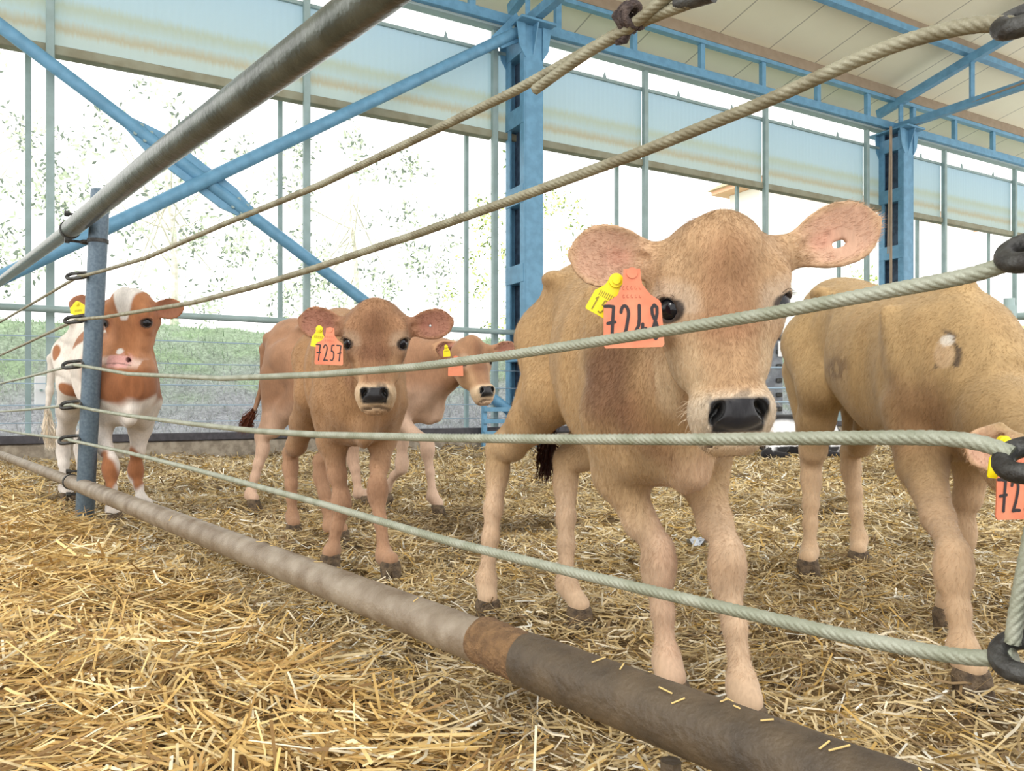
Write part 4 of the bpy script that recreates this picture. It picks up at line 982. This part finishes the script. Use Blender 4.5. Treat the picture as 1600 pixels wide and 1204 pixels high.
    for b in (-1, 1):
        d = np.linalg.norm((L_-np.array((.273, b*.0295, -.014)))*np.array((.8, 1.3, .6)), axis=1); nos = np.maximum(nos, sst(.0145, .010, d))
    put(nos, p.get('nostril', (10, 9, 10))); 
    put(sst(.0035, .0015, np.abs(a_+.45*(c_+.036)-.313))*(c_ > -.075)*(ab < .046)*hm, (66, 48, 42), .85)
    for e in spec.get('ears', []):
        Oe, d_, L, Wd, nv = e[:5]; a = nrm(d_); n_ = nrm(nv-a*np.dot(nv, a)); bb = np.cross(n_, a); q = V-Oe; x = q@a; yb = q@bb; w = ear_w(np.clip(x/L, 0, 1))*Wd
        inr = (x > .004)*(x < L*1.04)*(np.abs(yb) < w+.012)*(np.abs(q@n_) < .05)
        cc = (.016 if len(e) <= 6 else e[6])*((yb/Wd)**2)*(1.2-.9*np.clip(x/L, 0, 1))-.010*np.sin(np.clip(x/L, 0, 1)*PI)
        front = sst(-.002, .002, (q@n_)-cc)
        put(inr*sst(.0, .03, x), p['ear'], .9)
        put(inr*front*sst(1.0, .72, np.abs(yb)/np.maximum(w, .005))*sst(.02, .06, x)*sst(1.0, .85, x/L), p['ear_in'], .85)
        put(inr*front*sst(.5, .1, np.abs(yb)/np.maximum(w, .005))*sst(.03, .05, x)*sst(.7, .45, x/L), p['ear_deep'], .5)
        put(inr*(1-front), p['ear_back'], .6)
    C = np.clip(C*(1+.05*n3+.06*nl)[:, None], .002, 1)
    root = empty(name, hip+hd*.25*LS, label, 'calf', spec.get('group'))
    bs = np.array(root.location)
    link_np('body', mesh_np('body', V-bs, Q, cols=C, fattr={'wet': wet}), M['skin'], bs, root)
    for c, dv in E:
        me = bpy.data.meshes.new('eye'); mb = MB(); r_ = .0192*hs; th = np.linspace(0, PI, 14)
        ax = dv; pts = [c-ax*r_*math.cos(t) for t in th]; mb.tube(pts, [max(r_*math.sin(t), .0002) for t in th], 24, caps=True)
        mb.build('eye', M['eye'], root, smooth=True, autos=180)
        # lashes
        mbL = MB(); tg_ = nrm(np.cross(dv, R[0])); ra = nrm(np.cross(tg_, dv))
        if spec.get('lash', True):
            for j in range(16):
                t = math.radians(205+j*8.5-4); o_ = c+dv*.0135*hs+(ra*math.cos(t)*.0165+tg_*math.sin(t)*.0150)*hs if False else c+dv*.014*hs+(-ra*.0155*math.cos((j-8)*.13)+tg_*.0150*math.sin((j-8)*.15))*hs
                tip = o_+(dv*.012-ra*.004+tg_*.006*math.sin((j-8)*.15)-up*.0035)*hs; mbL.tube([o_, (o_+tip)/2-ra*.0015*hs, tip], [.0006, .0005, .0002], 4, caps=False)
            mbL.build('eyelashes', M['ink'], root)
    if spec.get('whisk'):
        r = np.random.default_rng(4); mb = MB()
        for j in range(46):
            b = 1 if j % 2 else -1; p0 = HP(r.uniform(.25, .315), b*r.uniform(.050, .060), r.uniform(-.07, -.03)); k = np.argmin(np.linalg.norm(V-p0, axis=1)); p0 = V[k]; d = nrm(N[k]+R[0]*r.uniform(.1, .8)+r.normal(0, .2, 3)); ln = r.uniform(.006, .017)
            mb.tube([p0-d*.001, p0+d*ln*.5, p0+d*ln+R[0]*ln*.25], [.00025, .0002, .0001], 4, caps=False)
        mb.build('whiskers', M['hairpale'], root)
    for l_ in spec['legs']:
        k3 = np.array(l_['p'][2]); o = bpy.data.objects.new('hoof', hoof_me); COL.objects.link(o); o.parent = root
        z0 = k3[2]-.02; o.location = tuple(np.array((k3[0], k3[1], z0))-bs+hd*.008); o.rotation_euler = (l_.get('tilt', 0), 0, math.atan2(hd[1], hd[0])-PI/2+l_.get('yaw', 0)); o.scale = (1.08*S,)*3
    # short coat hair lying along the skin
    nh = spec.get('hair', 0)
    if nh:
        r = np.random.default_rng(len(V)); fc = V[Q].mean(1); keep = ((V[Q[:, 0]]-np.array((0, 0, H)))*N[Q[:, 0]]).sum(1) < .12
        keep &= (wet[Q[:, 0]] < .05)&(fc[:, 2] > .10)
        idx = np.flatnonzero(keep); ar = np.linalg.norm(np.cross(V[Q[idx, 2]]-V[Q[idx, 0]], V[Q[idx, 3]]-V[Q[idx, 1]]), axis=1)
        wgt = ar*(1+1.6*head[Q[idx, 0]]); idx = r.choice(idx, nh, p=wgt/wgt.sum()); u, v = r.random((2, nh, 1))
        q = V[Q[idx]]; q_ = 0; pos = (q[:, 0]*(1-u)+q[:, 1]*u)*(1-v)+(q[:, 3]*(1-u)+q[:, 2]*u)*v; nn_ = N[Q[idx, 0]]; cc = C[Q[idx, 0]]
        kp = np.ones(len(pos), bool)
        for e in spec.get('ears', []):
            if len(e) > 7 and e[7]:
                a = nrm(e[1]); n_ = nrm(e[4]-a*np.dot(e[4], a)); b_ = np.cross(n_, a); kp &= np.linalg.norm(pos-(e[0]+a*e[2]*e[7][0]-b_*e[7][1]*(-1 if b_[2] < 0 else 1)), axis=1) > e[7][2]+.018
        pos, nn_, cc, idx = pos[kp], nn_[kp], cc[kp], idx[kp]; nh = len(pos)
        hh = head[Q[idx, 0]][:, None]; flow = (np.array((0, 0, -1.0))-hd*.55)*(1-hh)+(R[0]*1.0+R[1]*np.sign((pos-O)@R[1])[:, None]*.35)*hh
        for e in spec.get('ears', []):
            m_ = (((pos-e[0])@nrm(e[1]) > .0)&(np.linalg.norm(pos-e[0], axis=1) < e[2]*1.1))[:, None]; flow = np.where(m_, nrm(e[1])*1.0, flow)
        flow = flow+r.normal(0, .28, pos.shape)+.35*np.stack([sn(pos, 17, 1), sn(pos, 17, 2), sn(pos, 17, 3)], 1)
        flow = flow-nn_*(flow*nn_).sum(1)[:, None]; flow /= np.linalg.norm(flow, axis=1)[:, None]+1e-9
        Lh = r.uniform(.006, .012, (nh, 1))*(1-.35*hh)*(1+.9*(sst(.02, -.01, ((pos-O)@R[0])/hs)*(np.abs((pos-O)@R[1]) < .05*hs)*(hh[:, 0] > .3))[:, None])
        d = flow+nn_*r.uniform(.12, .42, (nh, 1)); sd = np.cross(nn_, flow); wv = spec.get('hw', .00035)
        Vh = np.stack([pos-sd*wv-nn_*.0005, pos+sd*wv-nn_*.0005, pos+d*Lh], 1).reshape(-1, 3)
        ch = np.clip(cc*r.uniform(.72, 1.18, (nh, 1)), 0, 1)
        link_np('coat_hair', mesh_np('coat_hair', Vh-bs, None, False, np.repeat(ch, 3, 0), T=np.arange(3*nh).reshape(-1, 3)), M['hair'], bs, root, kind='stuff')
    if 'tail' in spec:
        r = np.random.default_rng(5); t0, t1 = np.array(spec['tail'][-2]), np.array(spec['tail'][-1]); nt = 500
        f_ = r.random((nt, 1))*.6; st_ = t0*(1-f_)+t1*f_+r.normal(0, .007*S, (nt, 3)); e_ = t1+r.normal(0, .013*S, (nt, 3))+(t1-t0)*r.uniform(-.15, .25, (nt, 1)); sd = r.normal(0, .0012, (nt, 3))
        mid = (st_+e_)/2+r.normal(0, .010*S, (nt, 3)); Vh = np.stack([st_-sd, st_+sd, mid-sd, mid+sd, e_], 1).reshape(-1, 3); b0 = np.arange(nt)[:, None]*5
        link_np('tail_switch', mesh_np('tail_switch', Vh-bs, b0+np.array([[0, 1, 3, 2]]), False, np.tile(lin(spec.get('switch', (60, 34, 26)))*1.0, (nt*5, 1))*np.repeat(r.uniform(.6, 1.6, (nt, 1)), 5, 0), T=b0+np.array([[2, 3, 4]])), M['hair'], bs, root)
    return root, dict(V=V, N=N, C=C, O=O, R=R, hs=hs, E=E)
def Lg(kind, b, k1, k2, k3, **kw):
    p3 = P(*k3); 
    if not kw.pop('lifted', False): p3[2] = .012
    return dict(kind=kind, b=b, p=[P(*k1), P(*k2), p3], **kw)

JERSEY = dict(base=(176, 144, 102), dark=(142, 106, 70), belly=(184, 156, 120), leg=(200, 172, 144), face=(180, 147, 112), fore=(152, 110, 80), light=(206, 182, 148), muzzle=(204, 187, 164),
              eye_ring=(204, 182, 158), pad=(31, 30, 33), ear=(192, 158, 126), ear_in=(198, 158, 134), ear_deep=(198, 142, 120), ear_back=(186, 148, 110))
# --- the big calf in the middle
def coat_shadeA(put, v):
    tu, tb, tz, n1, n2 = v['tu'], v['tb'], v['tz'], v['n1'], v['n2']
    put(sst(.13, .03, np.hypot((tu-.62)*1.2, (tz-.60)*.8)+.03*n1)*(tb < .0), (96, 60, 42), .8)  # dark shoulder patch, widened and deepened to paint the shade under the jaw
    put(sst(.06, .01, np.hypot((tu-.70)*1.0, (tz-.50)*.7)+.03*n2)*(tb > -.12), (120, 78, 54), .5)
    put(sst(.05, .0, np.abs(tb))*(tu > .5)*sst(.5, .44, tz), (206, 172, 148), .5)
poA = P(1131, 333, 1.075)
specA = dict(h=.0036, whisk=True, S=1.0, hip=(.185, 1.95), heading=(.165, -.986), slope=-.12, wid=.92, hs=1.015, poll=poA, face=(.8, 7, -2.8), pal=JERSEY, coat=coat_shadeA, hair=110000, neck_mid=(0, 0, .0),
    ears=[(P(1030, 406, 1.135), np.array((-1, -.05, .06)), .134, .044, np.array((.18, -1, -.12)), 1, .016),
          (P(1226, 397, 1.135), np.array((1, -.02, .36)), .148, .045, np.array((-.22, -1, -.05)), -1, .014, (.56, .0125, .0048, .006))],
    legs=[Lg('F', -1, (1029, 880, 1.40), (1042, 1035, 1.38), (1050, 1100, 1.36), r=1.0), Lg('F', 1, (1136, 885, 1.32), (1160, 1075, 1.27), (1168, 1150, 1.25), r=1.0),
          Lg('H', -1, (778, 722, 2.0), (760, 905, 1.94), (762, 970, 1.92), r=1.0), Lg('H', 1, (884, 742, 1.96), (885, 912, 1.88), (905, 985, 1.85), r=1.0)],
    tail=[P(880, 520, 2.12), P(868, 600, 2.10), P(862, 655, 2.08), P(852, 735, 2.06)])
rA, iA = make_calf('calf', 'big fawn calf with orange tag 7248 looking into the camera over a rope', specA)
px = np.array((1.0, 0, 0)); pz = np.array((0, 0, 1.0)); pn = nrm((.0, -1, .0))
tA = nrm((1, 0, .03)); ear_tags(rA, P(987, 420, 1.045), tA, nrm(np.cross(tA, (0, 1, 0))), pn, .94, '7248', ytop=P(963, 437, 1.058), ytilt=-31, ytxt='15')

B_PAL = dict(JERSEY, base=(164, 126, 88), dark=(122, 86, 58), belly=(168, 134, 102), leg=(170, 132, 104), face=(152, 114, 84), fore=(118, 80, 57), light=(196, 160, 122), muzzle=(212, 188, 156), ear=(160, 116, 88), ear_in=(160, 112, 94), ear_deep=(140, 88, 74), eye_ring=(184, 158, 132))
poB = P(586, 468, 2.17)
specB = dict(h=.0052, S=1.02, wid=.94, nr=.86, slope=-.10, hip=(-.675, 3.02), heading=(.32, -.947), hs=.97, poll=poB, face=(5, 6, 0), pal=B_PAL, hair=50000, hw=.0006,
    ears=[(P(542, 512, 2.24), np.array((-1, -.08, .16)), .142, .046, np.array((.12, -1, -.1)), 1, .016), (P(634, 512, 2.24), np.array((1, -.08, .13)), .142, .043, np.array((-.12, -1, -.1)), -1, .016, (.5, .004, .003))],
    legs=[Lg('F', -1, (533, 785, 2.52), (519, 862, 2.50), (516, 900, 2.48)), Lg('F', 1, (590, 765, 2.44), (600, 868, 2.40), (610, 910, 2.37)),
          Lg('H', -1, (454, 722, 3.16), (457, 808, 3.12), (459, 842, 3.09)), Lg('H', 1, (502, 735, 3.06), (515, 822, 3.0), (533, 858, 2.95))])
rB, iB = make_calf('calf', 'reddish tan calf with orange tag 7257, standing by the post looking at the camera', specB)
tB = nrm((1, 0, -.04)); ear_tags(rB, P(516, 512, 2.13), tB, nrm(np.cross(tB, (0, 1, 0))), pn, .90, '7257', ytop=P(499, 513, 2.14), ytilt=-6)

C_PAL = dict(B_PAL, base=(154, 116, 88), belly=(196, 164, 140), leg=(200, 168, 144), dark=(142, 98, 70))
def coatC(put, v): put(sst(.62, .5, v['tz']+.03*v['n1'])*(v['tu'] > .3), (206, 178, 156), .6)
poC = P(738, 524, 3.60)
specC = dict(h=.0075, S=1.09, wid=.92, slope=-.08, hip=(-1.11, 3.95), heading=(.975, -.22), hs=1.0, poll=poC, face=(38, 22, -4), pal=C_PAL, coat=coatC, hair=0,
    ears=[(P(722, 547, 3.66), np.array((-.9, -.3, .05)), .13, .040, np.array((.1, -1, -.3)), 1), (P(766, 547, 3.62), np.array((1, .15, .10)), .13, .038, np.array((.1, -1, -.2)), -1)],
    legs=[Lg('F', -1, (668, 700, 3.66), (676, 775, 3.65), (684, 808, 3.65)), Lg('F', 1, (628, 722, 3.9), (604, 762, 3.98), (594, 785, 4.0), lifted=True, tilt=-.8),
          Lg('H', -1, (412, 693, 3.9), (391, 772, 3.87), (396, 800, 3.85)), Lg('H', 1, (552, 710, 4.1), (560, 770, 4.05), (573, 798, 4.0))],
    tail=[P(413, 545, 3.95), P(411, 600, 3.95), P(398, 640, 3.93), P(381, 668, 3.92)], switch=(96, 52, 34))
rC, iC = make_calf('calf', 'tan calf walking to the right behind the calf tagged 7257, dark tail tip', specC)
ear_tags(rC, P(712, 556, 3.50), px, pz, pn, .80, '', ytop=P(697, 541, 3.50), ytilt=5)

D_PAL = dict(base=(214, 206, 196), dark=(200, 186, 172), belly=(216, 208, 200), leg=(216, 208, 200), face=(166, 112, 74), fore=(156, 102, 66), light=(174, 122, 86), muzzle=(216, 190, 176), mz=.014, eye_ring=(150, 96, 64),
             pad=(204, 152, 144), nostril=(110, 66, 62), ear=(148, 98, 68), ear_in=(150, 102, 78), ear_deep=(150, 92, 70), ear_back=(170, 104, 64))
def coatD(put, v):
    tu, tb, tz, n1, n2 = v['tu'], v['tb'], v['tz'], v['n1'], v['n2']; V_ = v['V']
    put(sst(.40, .48, tu+.03*n1)*sst(.47, .51, tz+.05*n1+.03*n2), (140, 88, 54), 1)
    for u, z, r_ in ((-.07, .80, .055), (-.04, .66, .06), (.07, .70, .03), (.17, .55, .035), (.3, .8, .08), (.19, .68, .05)):
        put(sst(r_, r_*.75, np.hypot(tu-u, (tz-z)*.8)+.015*n2)*(tb < .06), (152, 98, 62), 1)
    for l_ in specD['legs'][:2]:
        k = l_['p'][0]; s_ = -1 if l_['b'] < 0 else 1
        d = np.hypot(V_[:, 2]-(k[2]+.0), (V_[:, 0]-(k[0]+s_*.026))*2.4); put(sst(.10, .07, d+.01*n2), (152, 98, 62), 1)
def blaze(rI): pass
poD = P(193, 451, 3.47)
specD = dict(h=.0062, S=1.13, wid=.90, nr=.76, slope=-.20, hip=(-2.20, 4.06), heading=(.62, -.785), hs=1.20, poll=poD, face=(-2, 4, 0), pal=D_PAL, coat=coatD, hair=0,
    ears=[(P(164, 482, 3.56), np.array((-1, -.05, .14)), .165, .048, np.array((.1, -1, -.1)), 1, .016), (P(233, 484, 3.56), np.array((1, -.05, .05)), .165, .046, np.array((-.1, -1, -.1)), -1, .016, (.55, -.01, .005))],
    legs=[Lg('F', -1, (173, 730, 3.42), (176, 795, 3.40), (178, 832, 3.39)), Lg('F', 1, (212, 735, 3.70), (221, 782, 3.66), (229, 800, 3.64)),
          Lg('H', -1, (99, 700, 4.2), (101, 762, 4.16), (106, 788, 4.12)), Lg('H', 1, (126, 695, 4.45), (128, 750, 4.4), (131, 772, 4.38))],
    tail=[P(82, 560, 4.2), P(78, 610, 4.2), P(74, 640, 4.2), P(78, 690, 4.2)], switch=(226, 216, 200))
rD, iD = make_calf('calf', 'red and white calf with a white blaze and pink nose, behind the galvanised post', specD)
# white blaze on the forehead and a white spot above the nose are part of its coat
me = [o for o in rD.children if o.name.startswith('body')][0].data; V = iD['V']; L_ = (V-iD['O'])@iD['R'].T/iD['hs']; n2 = sn(V, 23, 5)
wb = .046-.30*np.clip(L_[:, 0], 0, .14); bl = sst(.006, -.004, np.abs(L_[:, 1]+.004)-wb+.003*n2)*sst(.125, .11, L_[:, 0])*(L_[:, 2] > -.075); bl = np.maximum(bl, sst(.015, .010, np.hypot(L_[:, 0]-.238, L_[:, 1]-.004)+.002*n2)*(L_[:, 2] > -.03))
nk = sst(.05, .0, 0*bl)
C = iD['C']*(1-bl[:, None])+lin((218, 212, 204))*bl[:, None]; c4 = np.ones((len(V), 4), np.float32); c4[:, :3] = C; me.attributes['Col'].data.foreach_set('color', c4.ravel())
ear_tags(rD, P(120, 476, 3.46), px, pz, pn, 1.2, '', ytop=P(121, 474, 3.46), ytilt=8, yel_only=True, yshape=[(-.012, .004), (.012, .004), (.022, -.006), (.030, -.014), (.032, -.036), (.020, -.040), (-.018, -.042), (-.030, -.034), (-.030, -.012), (-.02, -.006)])

# --- the right-hand calf
E_PAL = dict(JERSEY, base=(168, 140, 98), dark=(138, 106, 68), belly=(168, 140, 102), leg=(202, 172, 140))
scE = [(1472, 553), (1304, 573)]
def coatE(put, v):
    V_, n3, n2, N_ = v['V'], v['n3'], v['n2'], v['N']
    sx = CX+V_[:, 0]/np.maximum(V_[:, 1], .1)*F; face = (N_[:, 0]*V_[:, 0]+N_[:, 1]*V_[:, 1] < 0)
    sy = CY-(V_[:, 2]-H)/np.maximum(V_[:, 1], .1)*F
    for ((ux, uy), ry, rx, hollow) in ((scE[0], .052, .032, True), (scE[1], .040, .034, False)):
        k = np.flatnonzero((np.hypot(sx-ux, sy-uy) < 5)&(V_[:, 1] > 1)); c = V_[k[np.argmin(V_[k, 1])]]      # the point of the flank where the scab sits
        vd = nrm((c[0], c[1])); hx = (V_[:, 0]-c[0])*vd[1]-(V_[:, 1]-c[1])*vd[0]
        d = np.hypot((V_[:, 2]-c[2])/ry, hx/rx); m_ = (np.linalg.norm(V_-c, axis=1) < .13)*1.0
        if hollow:
            put(sst(1.15, .9, d)*sst(.55, .75, d)*m_*(V_[:, 2] > c[2]-.03)*(n3+n2*.6 > -.05), (62, 50, 44), .85); put(sst(.7, .5, d)*m_, (196, 168, 136), .6)
            d2 = np.hypot((V_[:, 2]-c[2]-.030)/.014, (hx-.006)/.016); put(sst(1.1, .6, d2)*m_, (222, 216, 206), .8)
        else: put(sst(1.1, .5, d)*m_*(n3+n2*.5 > -.1), (116, 88, 52), .75)
    put(sst(.10, .03, np.hypot((v['tu']-.62), (v['tz']-.50)*.8)+.02*n2)*(v['tb'] < .02), (120, 80, 56), .5)
poE = P(1690, 668, 1.30)
specE = dict(h=.0048, S=1.05, LS=1.24, ndz=-.07, wid=.95, hip=(1.06, 2.48), heading=(-.035, -.999), hs=1.0, poll=poE, face=(66, 52, -8), pal=E_PAL, coat=coatE, hair=70000, hw=.0004, slope=-.14, neck_mid=(0, 0, -.01),
    ears=[(P(1570, 672, 1.36), np.array((-.9, -.2, -.75)), .09, .036, np.array((-.3, -1, -.1)), 1, .014), (P(1700, 640, 1.5), np.array((1, .5, -.2)), .12, .04, np.array((.2, -1, -.1)), -1)],
    legs=[Lg('F', -1, (1490, 888, 1.46), (1505, 1020, 1.43), (1517, 1092, 1.41), r=1.08, du=.05), Lg('F', 1, (1502, 830, 1.88), (1482, 940, 1.85), (1480, 985, 1.83)),
          Lg('H', -1, (1268, 738, 2.47), (1265, 862, 2.42), (1262, 905, 2.39)), Lg('H', 1, (1330, 722, 2.62), (1342, 842, 2.56), (1341, 888, 2.53))])
rE, iE = make_calf('calf', 'fawn calf at the right with dark scabs, its head lowered past the frame edge', specE)
tE = nrm((1, .15, .0)); ear_tags(rE, P(1596, 694, 1.17), tE, pz, nrm((.15, -1, 0)), 1.0, '725', ytop=P(1570, 690, 1.18), ytilt=-8)

# --- lying calf far behind
fF = P(1232, 712, 7.6); fF[2] = 0
Fd = Field(fF+(-.60, -.35, -.02), fF+(.75, .35, .62), .012)
Fd.loft(fF, np.array([(1, 0, 0), (0, 1, 0), (0, 0, 1)], float), [(-.30, .06, .30, .10), (-.2, .13, .40, .03), (.0, .17, .43, .0), (.25, .18, .42, .0), (.42, .13, .38, .0), (.5, .06, .28, .06)], .03)
Fd.chain([fF+(-.22, 0, .30), fF+(-.36, -.05, .34)], [.10, .07]); Fd.chain([fF+(-.36, -.05, .36), fF+(-.42, -.20, .20)], [.075, .045]); Fd.chain([fF+(-.32, -.05, .40), fF+(-.22, -.1, .42)], [.03, .02]); Fd.chain([fF+(-.42, -.05, .40), fF+(-.52, -.03, .40)], [.03, .02])
Fd.chain([fF+(-.12, -.14, .12), fF+(-.30, -.24, .05), fF+(-.12, -.30, .04)], [.07, .045, .03]); Fd.chain([fF+(.36, -.12, .14), fF+(.18, -.26, .06), fF+(.40, -.30, .04)], [.10, .05, .03])
V, Q = Fd.nets(); q = V-fF; bw = (sst(-.05, .1, sn(V, 4.2, 4)+.3*(q[:, 0] < -.25)*1+.5*(q[:, 2] < .12)))[:, None]
root = empty('calf', fF, 'black and white calf lying in the straw far behind the big calf', 'calf')
link_np('body', mesh_np('body', V-fF, Q, cols=lin((232, 232, 234))*(1-bw)+lin((30, 28, 30))*bw, fattr={'wet': np.zeros(len(V))}), M['skin'], fF, root)
